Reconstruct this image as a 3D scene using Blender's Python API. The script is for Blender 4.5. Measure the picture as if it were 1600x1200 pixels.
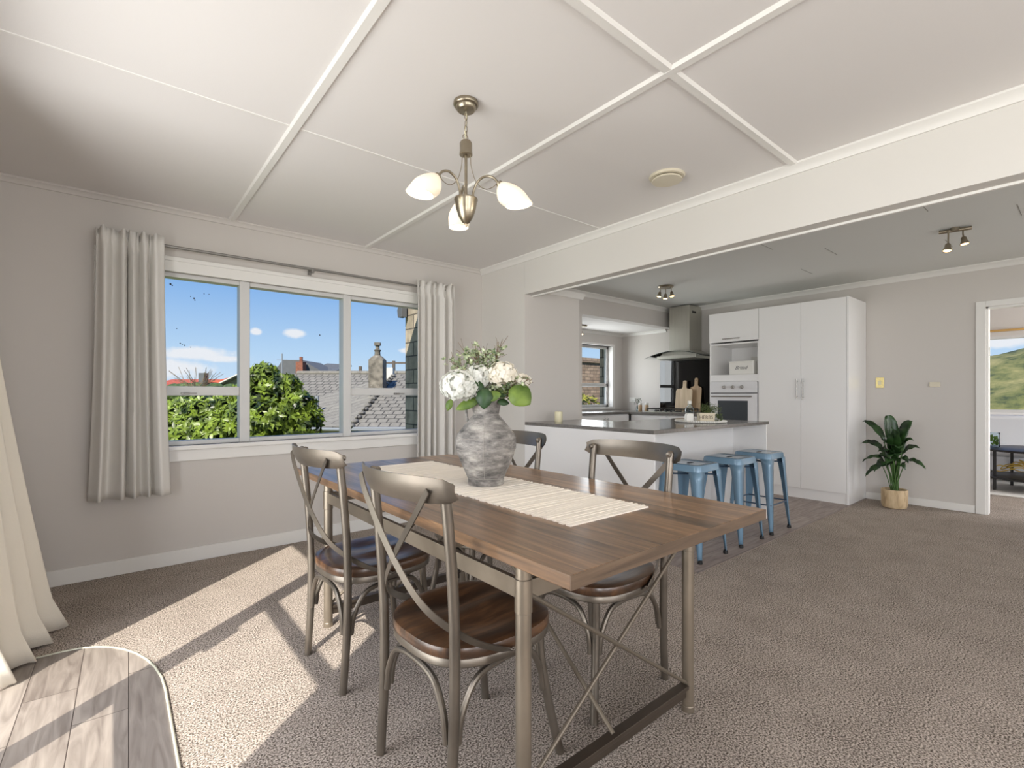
import bpy, bmesh, math, random
from mathutils import Vector, Matrix
from math import sin, cos, pi, radians

for o in list(bpy.data.objects):
    bpy.data.objects.remove(o, do_unlink=True)
scene = bpy.context.scene
COL = scene.collection
rnd = random.Random(7)


def lin(r, g, b):
    f = lambda c: (c / 12.92 if c <= .04045 else ((c + .055) / 1.055) ** 2.4)
    return (f(r / 255), f(g / 255), f(b / 255), 1)


# ------------------------------------------------------------------ camera, light, exposure
cam_d = bpy.data.cameras.new('camera')
cam = bpy.data.objects.new('camera', cam_d)
COL.objects.link(cam)
cam.location = (0, 0, 1.145)
cam.rotation_euler = (pi / 2, 0, radians(50.53 - 90))
cam_d.sensor_width = 36
cam_d.lens = 758 / 1600 * 36
cam_d.shift_y = 17 / 1600
cam_d.clip_start = .05
cam_d.clip_end = 900
scene.camera = cam

vs = scene.view_settings
vs.view_transform = 'Standard'
vs.look = 'None'
vs.gamma = 1
vs.use_curve_mapping = False
vs.exposure = 0.1
scene.cycles.use_denoising = True
scene.cycles.max_bounces = 10
scene.cycles.diffuse_bounces = 6
scene.cycles.glossy_bounces = 4
scene.cycles.transmission_bounces = 8
scene.cycles.transparent_max_bounces = 12
scene.cycles.sample_clamp_indirect = 6
scene.cycles.caustics_reflective = False
scene.cycles.caustics_refractive = False


def lamp(name, typ, loc, energy, color=(1, 1, 1), direction=None, **kw):
    d = bpy.data.lights.new(name, typ)
    o = bpy.data.objects.new(name, d)
    COL.objects.link(o)
    o.location = loc
    d.energy = energy
    d.color = color[:3]
    for k, v in kw.items():
        setattr(d, k, v)
    if direction:
        o.rotation_euler = Vector(direction).to_track_quat('-Z', 'Y').to_euler()
    return o


# sun through the glazed door at the left
lamp('sun', 'SUN', (-6, -5, 8), 7.3, (1, .93, .83), (.774, .633, -.93), angle=radians(.55))
# daylight at the glazed door, and fill lamps at window openings added out of view
DAY = (1, .985, .975)
lamp('door_daylight', 'AREA', (-1.15, 1.76, 1.1), 80, DAY, (1, .1, .05), shape='RECTANGLE', size=1.7, size_y=1.9)
lamp('window_daylight', 'AREA', (-.95, -1.95, 1.3), 95, DAY, (1, .12, .08), shape='RECTANGLE', size=1.8, size_y=1.5)  # fill lamp at the side window added behind the camera
lamp('window_daylight', 'AREA', (1.2, -3.35, 1.45), 72, DAY, (0, 1, .12), shape='RECTANGLE', size=2.8, size_y=1.7)  # fill lamp at the first added back-wall window
lamp('window_daylight', 'AREA', (4.8, -3.35, 1.45), 30, DAY, (0, 1, .05), shape='RECTANGLE', size=2.0, size_y=1.7)  # fill lamp at the second added back-wall window
lamp('window_daylight', 'AREA', (8.0, -2.75, 1.5), 130, DAY, (0, 1, -.1), shape='RECTANGLE', size=2.2, size_y=1.3)  # fill lamp at an unseen opening added in the lounge side wall
lamp('window_daylight', 'AREA', (5.46, 5.105, 1.44), 20, (.97, .99, 1), (0, -1, -.02), shape='RECTANGLE', size=1.3, size_y=.85)  # area lamp in the nook window, strengthening its sky light

# sky: blue with a lighter horizon and small clouds
w = bpy.data.worlds.new('world')
scene.world = w
w.use_nodes = True
nt = w.node_tree
nt.nodes.clear()
N = nt.nodes.new
L = nt.links.new
tc = N('ShaderNodeTexCoord')
sx = N('ShaderNodeSeparateXYZ')
L(tc.outputs['Generated'], sx.inputs[0])
ramp = N('ShaderNodeValToRGB')
e = ramp.color_ramp.elements
e[0].position = 0.0
e[0].color = lin(206, 224, 242)
e[1].position = .62
e[1].color = lin(74, 124, 204)
m = e.new(.08)
m.color = lin(180, 210, 240)
m = e.new(.22)
m.color = lin(122, 170, 228)
L(sx.outputs['Z'], ramp.inputs[0])
nz = N('ShaderNodeTexNoise')
nz.inputs['Scale'].default_value = 26
nz.inputs['Detail'].default_value = 7
nz.inputs['Roughness'].default_value = .6
L(tc.outputs['Generated'], nz.inputs['Vector'])
prev = None
# a few small clouds: (direction, angular radius, flatness)
for (cd_, rad_, flat_) in (((0.1071, 0.9917, 0.0704), 0.075, 4.5), ((0.1426, 0.9877, 0.0642), 0.055, 6), ((0.0715, 0.9964, 0.0451), 0.085, 3.5), ((0.2644, 0.9575, 0.1149), 0.028, 2.6), ((0.2006, 0.9729, 0.1147), 0.012, 1.5), ((0.4607, 0.8831, 0.0887), 0.03, 4), ((0.9926, 0.0948, 0.0762), 0.05, 4)):
    sb = N('ShaderNodeVectorMath')
    sb.operation = 'SUBTRACT'
    L(tc.outputs['Generated'], sb.inputs[0])
    sb.inputs[1].default_value = cd_
    ml = N('ShaderNodeVectorMath')
    ml.operation = 'MULTIPLY'
    L(sb.outputs[0], ml.inputs[0])
    ml.inputs[1].default_value = (1, 1, flat_)
    ln = N('ShaderNodeVectorMath')
    ln.operation = 'LENGTH'
    L(ml.outputs[0], ln.inputs[0])
    mr_ = N('ShaderNodeMapRange')
    mr_.inputs['From Min'].default_value = rad_ * 1.25
    mr_.inputs['From Max'].default_value = 0
    L(ln.outputs['Value'], mr_.inputs['Value'])
    if prev is None:
        prev = mr_.outputs[0]
    else:
        mm = N('ShaderNodeMath')
        mm.operation = 'MAXIMUM'
        L(prev, mm.inputs[0])
        L(mr_.outputs[0], mm.inputs[1])
        prev = mm.outputs[0]
ad = N('ShaderNodeMath')
ad.operation = 'ADD'
L(prev, ad.inputs[0])
L(nz.outputs['Fac'], ad.inputs[1])
mu = N('ShaderNodeMapRange')
mu.inputs['From Min'].default_value = .80
mu.inputs['From Max'].default_value = 1.12
L(ad.outputs[0], mu.inputs['Value'])
mx = N('ShaderNodeMixRGB')
L(mu.outputs[0], mx.inputs['Fac'])
L(ramp.outputs[0], mx.inputs['Color1'])
mx.inputs['Color2'].default_value = lin(232, 234, 240)
bg = N('ShaderNodeBackground')
bg.inputs['Strength'].default_value = 1.0
L(mx.outputs[0], bg.inputs['Color'])
ow = N('ShaderNodeOutputWorld')
L(bg.outputs[0], ow.inputs['Surface'])


# ------------------------------------------------------------------ materials
def nmat(name):
    m = bpy.data.materials.new(name)
    m.use_nodes = True
    nt = m.node_tree
    return m, nt, nt.nodes['Principled BSDF']


def mat(name, c, rough=.5, metal=0, bump=0, bscale=60, var=0, vscale=4, coat=0, spec=.5, vstretch=(1, 1, 1)):
    m, nt, p = nmat(name)
    p.inputs['Roughness'].default_value = rough
    p.inputs['Metallic'].default_value = metal
    p.inputs['Coat Weight'].default_value = coat
    p.inputs['Specular IOR Level'].default_value = spec
    c = lin(*c)
    tc = nt.nodes.new('ShaderNodeTexCoord')
    if var:
        mpn = nt.nodes.new('ShaderNodeMapping')
        mpn.inputs['Scale'].default_value = vstretch
        nt.links.new(tc.outputs['Object'], mpn.inputs[0])
        n = nt.nodes.new('ShaderNodeTexNoise')
        n.inputs['Scale'].default_value = vscale
        n.inputs['Detail'].default_value = 5
        nt.links.new(mpn.outputs[0], n.inputs['Vector'])
        r = nt.nodes.new('ShaderNodeValToRGB')
        r.color_ramp.elements[0].position = .3
        r.color_ramp.elements[1].position = .7
        r.color_ramp.elements[0].color = [x * (1 - var) for x in c[:3]] + [1]
        r.color_ramp.elements[1].color = [min(1, x * (1 + var)) for x in c[:3]] + [1]
        nt.links.new(n.outputs['Fac'], r.inputs[0])
        nt.links.new(r.outputs[0], p.inputs['Base Color'])
    else:
        p.inputs['Base Color'].default_value = c
    if bump:
        n = nt.nodes.new('ShaderNodeTexNoise')
        n.inputs['Scale'].default_value = bscale
        n.inputs['Detail'].default_value = 4
        nt.links.new(tc.outputs['Object'], n.inputs['Vector'])
        b = nt.nodes.new('ShaderNodeBump')
        b.inputs['Strength'].default_value = bump
        b.inputs['Distance'].default_value = .01
        nt.links.new(n.outputs['Fac'], b.inputs['Height'])
        nt.links.new(b.outputs[0], p.inputs['Normal'])
    return m


def wood(name, cols, stretch, scale=3, rough=.4, bump=.1, coat=0, planks=None):
    """grain runs along the axis whose stretch is smallest; planks = (width axis, width)"""
    m, nt, p = nmat(name)
    N = nt.nodes.new
    L = nt.links.new
    tc = N('ShaderNodeTexCoord')
    mp = N('ShaderNodeMapping')
    mp.inputs['Scale'].default_value = stretch
    L(tc.outputs['Object'], mp.inputs[0])
    vec = mp.outputs[0]
    fac_add = None
    if planks:
        ax, wd = planks
        s = N('ShaderNodeSeparateXYZ')
        L(tc.outputs['Object'], s.inputs[0])
        d = N('ShaderNodeMath')
        d.operation = 'DIVIDE'
        L(s.outputs[ax], d.inputs[0])
        d.inputs[1].default_value = wd
        fl = N('ShaderNodeMath')
        fl.operation = 'FLOOR'
        L(d.outputs[0], fl.inputs[0])
        wn = N('ShaderNodeTexWhiteNoise')
        wn.noise_dimensions = '1D'
        L(fl.outputs[0], wn.inputs['W'])
        va = N('ShaderNodeVectorMath')
        va.operation = 'MULTIPLY_ADD'
        L(wn.outputs['Color'], va.inputs[0])
        va.inputs[1].default_value = (7, 7, 7)
        L(mp.outputs[0], va.inputs[2])
        vec = va.outputs[0]
        fac_add = wn.outputs['Value']
    n = N('ShaderNodeTexNoise')
    n.inputs['Scale'].default_value = scale
    n.inputs['Detail'].default_value = 8
    n.inputs['Roughness'].default_value = .6
    n.inputs['Distortion'].default_value = .6
    L(vec, n.inputs['Vector'])
    r = N('ShaderNodeValToRGB')
    el = r.color_ramp.elements
    el[0].position = .3
    el[0].color = lin(*cols[0])
    el[1].position = .72
    el[1].color = lin(*cols[-1])
    if len(cols) == 3:
        x = el.new(.5)
        x.color = lin(*cols[1])
    if fac_add is not None:
        a = N('ShaderNodeMath')
        a.operation = 'MULTIPLY_ADD'
        L(fac_add, a.inputs[0])
        a.inputs[1].default_value = .16
        a2 = N('ShaderNodeMath')
        a2.operation = 'SUBTRACT'
        L(n.outputs['Fac'], a2.inputs[0])
        a2.inputs[1].default_value = .08
        L(a2.outputs[0], a.inputs[2])
        L(a.outputs[0], r.inputs[0])
    else:
        L(n.outputs['Fac'], r.inputs[0])
    L(r.outputs[0], p.inputs['Base Color'])
    b = N('ShaderNodeBump')
    b.inputs['Strength'].default_value = bump
    b.inputs['Distance'].default_value = .004
    L(n.outputs['Fac'], b.inputs['Height'])
    L(b.outputs[0], p.inputs['Normal'])
    p.inputs['Roughness'].default_value = rough
    p.inputs['Coat Weight'].default_value = coat
    p.inputs['Coat Roughness'].default_value = .2
    return m


def planks_mat(name, cols, ang, width=.18, length=1.1, rough=.45, gap=(70, 60, 55)):
    """vinyl boards: brick pattern with streaky grain"""
    m, nt, p = nmat(name)
    N = nt.nodes.new
    L = nt.links.new
    tc = N('ShaderNodeTexCoord')
    mp = N('ShaderNodeMapping')
    mp.inputs['Rotation'].default_value = (0, 0, ang)
    L(tc.outputs['Object'], mp.inputs[0])
    br = N('ShaderNodeTexBrick')
    br.inputs['Scale'].default_value = 1
    br.inputs['Brick Width'].default_value = length
    br.inputs['Row Height'].default_value = width
    br.inputs['Mortar Size'].default_value = .0016
    br.inputs['Color1'].default_value = (0, 0, 0, 1)
    br.inputs['Color2'].default_value = (1, 1, 1, 1)
    br.inputs['Mortar'].default_value = (.5, .5, .5, 1)
    br.offset = .37
    L(mp.outputs[0], br.inputs['Vector'])
    st = N('ShaderNodeMapping')
    st.inputs['Scale'].default_value = (1.6, 13, 1)
    L(mp.outputs[0], st.inputs[0])
    va = N('ShaderNodeVectorMath')
    va.operation = 'MULTIPLY_ADD'
    L(br.outputs['Color'], va.inputs[0])
    va.inputs[1].default_value = (9, 9, 9)
    L(st.outputs[0], va.inputs[2])
    n = N('ShaderNodeTexNoise')
    n.inputs['Scale'].default_value = 2.2
    n.inputs['Detail'].default_value = 7
    n.inputs['Distortion'].default_value = 1.2
    L(va.outputs[0], n.inputs['Vector'])
    sm = N('ShaderNodeMath')
    sm.operation = 'MULTIPLY_ADD'
    L(br.outputs['Color'], sm.inputs[0])
    sm.inputs[1].default_value = .22
    sb = N('ShaderNodeMath')
    sb.operation = 'SUBTRACT'
    L(n.outputs['Fac'], sb.inputs[0])
    sb.inputs[1].default_value = .11
    L(sb.outputs[0], sm.inputs[2])
    r = N('ShaderNodeValToRGB')
    r.color_ramp.elements[0].position = .28
    r.color_ramp.elements[0].color = lin(*cols[0])
    r.color_ramp.elements[1].position = .72
    r.color_ramp.elements[1].color = lin(*cols[1])
    L(sm.outputs[0], r.inputs[0])
    mx = N('ShaderNodeMixRGB')
    L(br.outputs['Fac'], mx.inputs['Fac'])
    L(r.outputs[0], mx.inputs['Color1'])
    mx.inputs['Color2'].default_value = lin(*gap)
    L(mx.outputs[0], p.inputs['Base Color'])
    p.inputs['Roughness'].default_value = rough
    return m


def carpet_mat(name, c1, c2, scale=170):
    m, nt, p = nmat(name)
    N = nt.nodes.new
    L = nt.links.new
    tc = N('ShaderNodeTexCoord')
    n = N('ShaderNodeTexNoise')
    n.inputs['Scale'].default_value = scale
    n.inputs['Detail'].default_value = 2.5
    n.inputs['Roughness'].default_value = .7
    L(tc.outputs['Object'], n.inputs['Vector'])
    n2 = N('ShaderNodeTexNoise')
    n2.inputs['Scale'].default_value = 5
    n2.inputs['Detail'].default_value = 4
    L(tc.outputs['Object'], n2.inputs['Vector'])
    a = N('ShaderNodeMath')
    a.operation = 'MULTIPLY_ADD'
    L(n2.outputs['Fac'], a.inputs[0])
    a.inputs[1].default_value = .07
    s = N('ShaderNodeMath')
    s.operation = 'SUBTRACT'
    L(n.outputs['Fac'], s.inputs[0])
    s.inputs[1].default_value = .035
    L(s.outputs[0], a.inputs[2])
    r = N('ShaderNodeValToRGB')
    r.color_ramp.elements[0].position = .40
    r.color_ramp.elements[0].color = lin(*c1)
    r.color_ramp.elements[1].position = .60
    r.color_ramp.elements[1].color = lin(*c2)
    L(a.outputs[0], r.inputs[0])
    L(r.outputs[0], p.inputs['Base Color'])
    b = N('ShaderNodeBump')
    b.inputs['Strength'].default_value = .7
    b.inputs['Distance'].default_value = .006
    L(n.outputs['Fac'], b.inputs['Height'])
    L(b.outputs[0], p.inputs['Normal'])
    p.inputs['Roughness'].default_value = .95
    p.inputs['Specular IOR Level'].default_value = .1
    return m


def tile_mat(name, c1, c2, gap, bw, bh, axes=(0, 1), mortar=.012, rough=.8, bump=.6, nv=.25):
    """brick / roof tile pattern laid in the two given object axes"""
    m, nt, p = nmat(name)
    N = nt.nodes.new
    L = nt.links.new
    tc = N('ShaderNodeTexCoord')
    s = N('ShaderNodeSeparateXYZ')
    L(tc.outputs['Object'], s.inputs[0])
    c = N('ShaderNodeCombineXYZ')
    L(s.outputs[axes[0]], c.inputs[0])
    L(s.outputs[axes[1]], c.inputs[1])
    br = N('ShaderNodeTexBrick')
    br.inputs['Scale'].default_value = 1
    br.inputs['Brick Width'].default_value = bw
    br.inputs['Row Height'].default_value = bh
    br.inputs['Mortar Size'].default_value = mortar
    br.inputs['Color1'].default_value = lin(*c1)
    br.inputs['Color2'].default_value = lin(*c2)
    br.inputs['Mortar'].default_value = lin(*gap)
    L(c.outputs[0], br.inputs['Vector'])
    n = N('ShaderNodeTexNoise')
    n.inputs['Scale'].default_value = 9
    n.inputs['Detail'].default_value = 6
    L(tc.outputs['Object'], n.inputs['Vector'])
    mr = N('ShaderNodeMapRange')
    mr.inputs['From Min'].default_value = .3
    mr.inputs['From Max'].default_value = .7
    mr.inputs['To Min'].default_value = 1 - nv
    mr.inputs['To Max'].default_value = 1 + nv
    L(n.outputs['Fac'], mr.inputs['Value'])
    mx = N('ShaderNodeVectorMath')
    mx.operation = 'SCALE'
    L(br.outputs['Color'], mx.inputs[0])
    L(mr.outputs[0], mx.inputs['Scale'])
    L(mx.outputs[0], p.inputs['Base Color'])
    b = N('ShaderNodeBump')
    b.inputs['Strength'].default_value = bump
    b.inputs['Distance'].default_value = .02
    b.invert = True
    L(br.outputs['Fac'], b.inputs['Height'])
    L(b.outputs[0], p.inputs['Normal'])
    p.inputs['Roughness'].default_value = rough
    return m


def glass_mat(name, tint=(1, 1, 1), refl=.06, rough=0.0):
    m = bpy.data.materials.new(name)
    m.use_nodes = True
    nt = m.node_tree
    nt.nodes.clear()
    t = nt.nodes.new('ShaderNodeBsdfTransparent')
    t.inputs[0].default_value = (*tint, 1)
    g = nt.nodes.new('ShaderNodeBsdfGlossy')
    g.inputs['Roughness'].default_value = rough
    fr = nt.nodes.new('ShaderNodeLayerWeight')
    fr.inputs['Blend'].default_value = refl
    mx = nt.nodes.new('ShaderNodeMixShader')
    nt.links.new(fr.outputs['Fresnel'], mx.inputs[0])
    nt.links.new(t.outputs[0], mx.inputs[1])
    nt.links.new(g.outputs[0], mx.inputs[2])
    o = nt.nodes.new('ShaderNodeOutputMaterial')
    nt.links.new(mx.outputs[0], o.inputs[0])
    return m


def emit_mat(name, c, strength, base=(240, 235, 220)):
    m, nt, p = nmat(name)
    p.inputs['Base Color'].default_value = lin(*base)
    p.inputs['Emission Color'].default_value = lin(*c)
    p.inputs['Emission Strength'].default_value = strength
    p.inputs['Roughness'].default_value = .3
    return m


def leaf_mat(name, cols, rough=.4, vscale=14, trans=.25):
    m, nt, p = nmat(name)
    N = nt.nodes.new
    L = nt.links.new
    tc = N('ShaderNodeTexCoord')
    n = N('ShaderNodeTexNoise')
    n.inputs['Scale'].default_value = vscale
    n.inputs['Detail'].default_value = 3
    L(tc.outputs['Object'], n.inputs['Vector'])
    r = N('ShaderNodeValToRGB')
    r.color_ramp.elements[0].position = .35
    r.color_ramp.elements[0].color = lin(*cols[0])
    r.color_ramp.elements[1].position = .65
    r.color_ramp.elements[1].color = lin(*cols[1])
    L(n.outputs['Fac'], r.inputs[0])
    L(r.outputs[0], p.inputs['Base Color'])
    p.inputs['Roughness'].default_value = rough
    if trans:
        tr = N('ShaderNodeBsdfTranslucent')
        L(r.outputs[0], tr.inputs[0])
        mx = N('ShaderNodeMixShader')
        mx.inputs[0].default_value = trans
        L(p.outputs[0], mx.inputs[1])
        L(tr.outputs[0], mx.inputs[2])
        L(mx.outputs[0], nt.nodes['Material Output'].inputs['Surface'])
    return m


M = {}
M['wall'] = mat('wall_paint', (204, 199, 194), .85, bump=.04, bscale=220)
M['beam'] = mat('beam_paint', (214, 211, 206), .8, bump=.04, bscale=220)
M['ceil'] = mat('ceiling_paint', (226, 223, 221), .9, bump=.05, bscale=260)
M['kceil'] = mat('kitchen_ceiling_paint', (216, 217, 213), .9, bump=.03, bscale=200)
M['trim'] = mat('white_trim_paint', (228, 226, 222), .45)
M['alu'] = mat('window_frame_paint', (205, 204, 202), .4)
M['carpet'] = carpet_mat('grey_brown_carpet', (78, 69, 61), (204, 191, 180), 160)
M['vinyl'] = planks_mat('pale_vinyl_boards', ((110, 100, 93), (156, 146, 137)), pi / 2 + .02, width=.155, length=.75)
M['kvinyl'] = planks_mat('kitchen_vinyl_boards', ((118, 104, 98), (160, 146, 138)), 0, width=.15, length=1.0)
M['edge'] = mat('cream_edge_strip', (188, 186, 168), .4)
M['glass'] = glass_mat('window_glass', (.97, .98, .98), .04)
M['tabletop'] = wood('brown_table_boards', ((84, 67, 53), (128, 99, 74), (172, 133, 97)), (15, .9, 15), 2.2, .28, .12, .25, planks=(0, .118))
M['tableedge'] = wood('table_edge_wood', ((82, 68, 56), (104, 86, 70), (124, 104, 86)), (1.1, 9, 14), 2.4, .4, .1)
M['tablemetaldk'] = mat('dark_bronze_bar', (86, 76, 67), .45, .6, var=.12, vscale=8)
M['tablemetalrod'] = mat('bronze_rod_metal', (118, 108, 95), .5, .55)
M['tablemetal'] = mat('brushed_bronze_metal', (150, 139, 124), .38, .7, bump=.03, bscale=90, var=.16, vscale=7)
M['chairmetal'] = mat('dark_bronze_metal', (124, 116, 106), .36, .75, var=.14, vscale=9)
M['seatwood'] = wood('dark_brown_seat_wood', ((44, 32, 25), (78, 55, 39), (122, 86, 57)), (1.2, 10, 4), 2.4, .3, .15, .35)
M['vinylwhite'] = mat('white_cabinet_laminate', (238, 237, 236), .3, coat=.2)
M['cabin'] = mat('cabinet_inside_laminate', (205, 203, 206), .5)
M['bench'] = mat('grey_stone_laminate', (112, 108, 104), .22, var=.18, vscale=45, coat=.3)
M['steel'] = mat('brushed_stainless_steel', (196, 194, 184), .36, .9, var=.06, vscale=3, vstretch=(60, 60, 1))
M['chrome'] = mat('satin_nickel', (192, 190, 186), .25, 1)
M['nickel'] = mat('brushed_nickel', (160, 150, 132), .3, .95, var=.1, vscale=30)
M['blue'] = mat('blue_powdercoat', (112, 144, 168), .26, .1, var=.06, vscale=6, coat=.5)
M['blued'] = mat('dark_blue_powdercoat', (62, 84, 108), .35, .1)
M['rubber'] = mat('black_rubber', (22, 22, 23), .6)
M['black'] = mat('black_enamel', (16, 16, 17), .3)
M['blackglass'] = mat('gloss_black_glass', (8, 8, 10), .03, coat=.6)
M['ovenwhite'] = mat('white_oven_enamel', (226, 226, 228), .3, coat=.3)
M['ovenglass'] = mat('dark_oven_glass', (62, 68, 74), .06, coat=.5)
M['curtain'] = mat('light_grey_curtain_fabric', (216, 213, 208), .9, bump=.12, bscale=300)
M['linen'] = mat('cream_curtain_fabric', (226, 219, 206), .9, bump=.12, bscale=300)
M['rod'] = mat('grey_metal_rod', (140, 137, 133), .4, .5)
M['vase'] = None
M['cream'] = mat('cream_wax', (232, 224, 190), .5)
M['whitecer'] = mat('white_ceramic', (228, 226, 220), .4)
M['tanbox'] = mat('cream_painted_wood', (214, 203, 180), .7, bump=.1)
M['ink'] = mat('grey_brown_ink', (104, 92, 80), .7)
M['ink2'] = mat('grey_ink', (128, 128, 128), .7)
M['board'] = wood('pale_chopping_board_wood', ((170, 146, 118), (194, 172, 142), (208, 188, 160)), (1, 14, .9), 2.5, .55, .05)
M['boarddk'] = wood('brown_chopping_board_wood', ((150, 122, 92), (172, 144, 112), (190, 164, 130)), (1, 14, .9), 2.5, .55, .05)
M['jar'] = mat('spice_filled_jar', (178, 148, 112), .2, coat=.5)
M['brass'] = mat('polished_brass', (204, 188, 132), .25, .9)
M['plastic'] = mat('white_plastic', (222, 220, 214), .4)
M['cplastic'] = mat('cream_plastic', (214, 206, 186), .5)
M['pot'] = wood('pale_timber_pot', ((150, 124, 92), (198, 174, 138), (212, 190, 156)), (6, 6, 1.2), 4, .7, .1)
M['soil'] = mat('dark_soil', (38, 30, 24), .9, bump=.6, bscale=60)
M['leafdk'] = leaf_mat('deep_green_leaf', ((24, 46, 24), (58, 92, 46)), .25, 9, .12)
M['stem'] = mat('green_stem', (72, 108, 48), .5, var=.2)
M['shade'] = emit_mat('lit_opal_glass', (255, 226, 180), .26, (250, 242, 226))
M['bulb'] = emit_mat('lit_bulb', (255, 238, 205), 3)
M['spot'] = emit_mat('lit_spot_bulb', (255, 214, 150), 5)
M['runner'] = None
M['brick'] = tile_mat('tan_brick', (176, 162, 142), (154, 142, 122), (96, 88, 78), .29, .16, (1, 2), .008, .9)
M['brickx'] = tile_mat('tan_brick_wall', (150, 130, 112), (128, 108, 92), (100, 88, 78), .23, .085, (0, 2), .008, .9)
M['roof'] = tile_mat('grey_concrete_roof_tile', (126, 122, 113), (116, 112, 104), (70, 67, 62), .24, .27, (0, 1), .016, .85, .9, .14)
M['roofl'] = tile_mat('pale_concrete_roof_tile', (130, 126, 116), (121, 117, 108), (92, 88, 82), 1.4, .32, (0, 1), .014, .85, .8, .16)
M['roofdk'] = mat('dark_grey_roof', (88, 90, 92), .7, var=.08)
M['rooftan'] = tile_mat('tan_roof_tile', (146, 132, 116), (128, 114, 98), (96, 84, 72), .4, .4, (0, 1), .04)
M['roofred'] = mat('red_roof', (160, 78, 60), .8, var=.15)
M['rooforange'] = mat('orange_roof', (176, 84, 50), .8, var=.15)
M['stucco'] = mat('weathered_grey_stucco', (112, 106, 96), .95, bump=.5, bscale=14, var=.6, vscale=6)
M['whiteext'] = mat('white_exterior_paint', (196, 194, 186), .8)
M['beigeext'] = mat('beige_weatherboard', (150, 142, 122), .8)
M['gutter'] = mat('grey_gutter', (130, 134, 140), .5)
M['redbrick'] = mat('red_brick', (128, 80, 62), .9, var=.25, vscale=12)
M['timber'] = mat('weathered_timber_pole', (96, 86, 78), .9)
M['grass'] = mat('lawn_grass', (104, 122, 60), .95, bump=.4, bscale=20, var=.3, vscale=3)
M['hedge'] = leaf_mat('hedge_leaf', ((58, 78, 42), (96, 116, 62)), .6, 4, .1)
M['leafbright'] = leaf_mat('bright_glossy_leaf', ((24, 42, 13), (136, 158, 56)), .4, 7, .15)
M['leafyel'] = leaf_mat('yellow_green_leaf', ((84, 94, 34), (160, 158, 66)), .45, 3, .3)
M['bark'] = mat('grey_brown_bark', (120, 104, 84), .9, bump=.5, bscale=30, var=.3)
M['petal'] = leaf_mat('white_petal', ((226, 228, 222), (250, 250, 246)), .7, 30, .35)
M['petalc'] = leaf_mat('cream_petal', ((240, 234, 220), (252, 249, 240)), .7, 24, .35)
M['flleaf'] = leaf_mat('hydrangea_leaf', ((86, 112, 48), (128, 152, 66)), .5, 16, .25)
M['flleafd'] = leaf_mat('dark_hydrangea_leaf', ((36, 62, 36), (58, 88, 48)), .45, 16, .12)
M['varieg'] = leaf_mat('variegated_sprig_leaf', ((92, 116, 80), (214, 222, 186)), .6, 60, .2)
M['twig'] = mat('brown_twig', (112, 92, 70), .8)
M['sofa'] = mat('pale_grey_sofa_fabric', (206, 208, 212), .9, bump=.15, bscale=250)
M['rug'] = mat('white_rug', (226, 224, 220), .95, bump=.5, bscale=120)
M['tblack'] = mat('black_table_metal', (40, 38, 38), .4)
M['yellow'] = mat('yellow_cane', (206, 172, 70), .5)
M['gold'] = mat('golden_timber_rod', (196, 156, 92), .4)
M['herb'] = leaf_mat('herb_leaf', ((72, 92, 50), (132, 148, 92)), .5, 60, .2)
M['clear'] = glass_mat('clear_bottle_glass', (.90, .94, .96), .12, .02)
M['hoodglass'] = glass_mat('hood_glass', (.97, .98, .98), .03)
M['hoodedge'] = mat('dark_glass_edge', (58, 66, 66), .2)


def vase_mat():
    m, nt, p = nmat('distressed_grey_clay')
    N = nt.nodes.new
    L = nt.links.new
    tc = N('ShaderNodeTexCoord')
    mp = N('ShaderNodeMapping')
    mp.inputs['Scale'].default_value = (4, 4, 11)
    L(tc.outputs['Object'], mp.inputs[0])
    n = N('ShaderNodeTexNoise')
    n.inputs['Scale'].default_value = 2.2
    n.inputs['Detail'].default_value = 9
    n.inputs['Roughness'].default_value = .7
    L(mp.outputs[0], n.inputs['Vector'])
    r = N('ShaderNodeValToRGB')
    el = r.color_ramp.elements
    el[0].position = .36
    el[0].color = lin(76, 74, 72)
    el[1].position = .66
    el[1].color = lin(182, 177, 170)
    x = el.new(.5)
    x.color = lin(130, 126, 122)
    L(n.outputs['Fac'], r.inputs[0])
    L(r.outputs[0], p.inputs['Base Color'])
    b = N('ShaderNodeBump')
    b.inputs['Strength'].default_value = .35
    b.inputs['Distance'].default_value = .004
    L(n.outputs['Fac'], b.inputs['Height'])
    L(b.outputs[0], p.inputs['Normal'])
    p.inputs['Roughness'].default_value = .75
    return m


def hill_mat():
    m, nt, p = nmat('grassy_hillside')
    N = nt.nodes.new
    L = nt.links.new
    tc = N('ShaderNodeTexCoord')
    n = N('ShaderNodeTexNoise')
    n.inputs['Scale'].default_value = .38
    n.inputs['Detail'].default_value = 14
    n.inputs['Roughness'].default_value = .68
    mp = N('ShaderNodeMapping')
    mp.inputs['Scale'].default_value = (.35, 1, 2.2)
    L(tc.outputs['Object'], mp.inputs[0])
    L(mp.outputs[0], n.inputs['Vector'])
    r = N('ShaderNodeValToRGB')
    el = r.color_ramp.elements
    el[0].position = .40
    el[0].color = lin(50, 62, 36)
    el[1].position = .66
    el[1].color = lin(146, 138, 88)
    x = el.new(.48)
    x.color = lin(96, 100, 54)
    L(n.outputs['Fac'], r.inputs[0])
    L(r.outputs[0], p.inputs['Base Color'])
    p.inputs['Roughness'].default_value = 1
    return m


M['vase'] = vase_mat()
M['hill'] = hill_mat()
M['runner'] = mat('cream_woven_cotton', (240, 232, 220), .95, bump=.2, bscale=400, var=.1, vscale=8, vstretch=(1, 30, 1))


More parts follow.
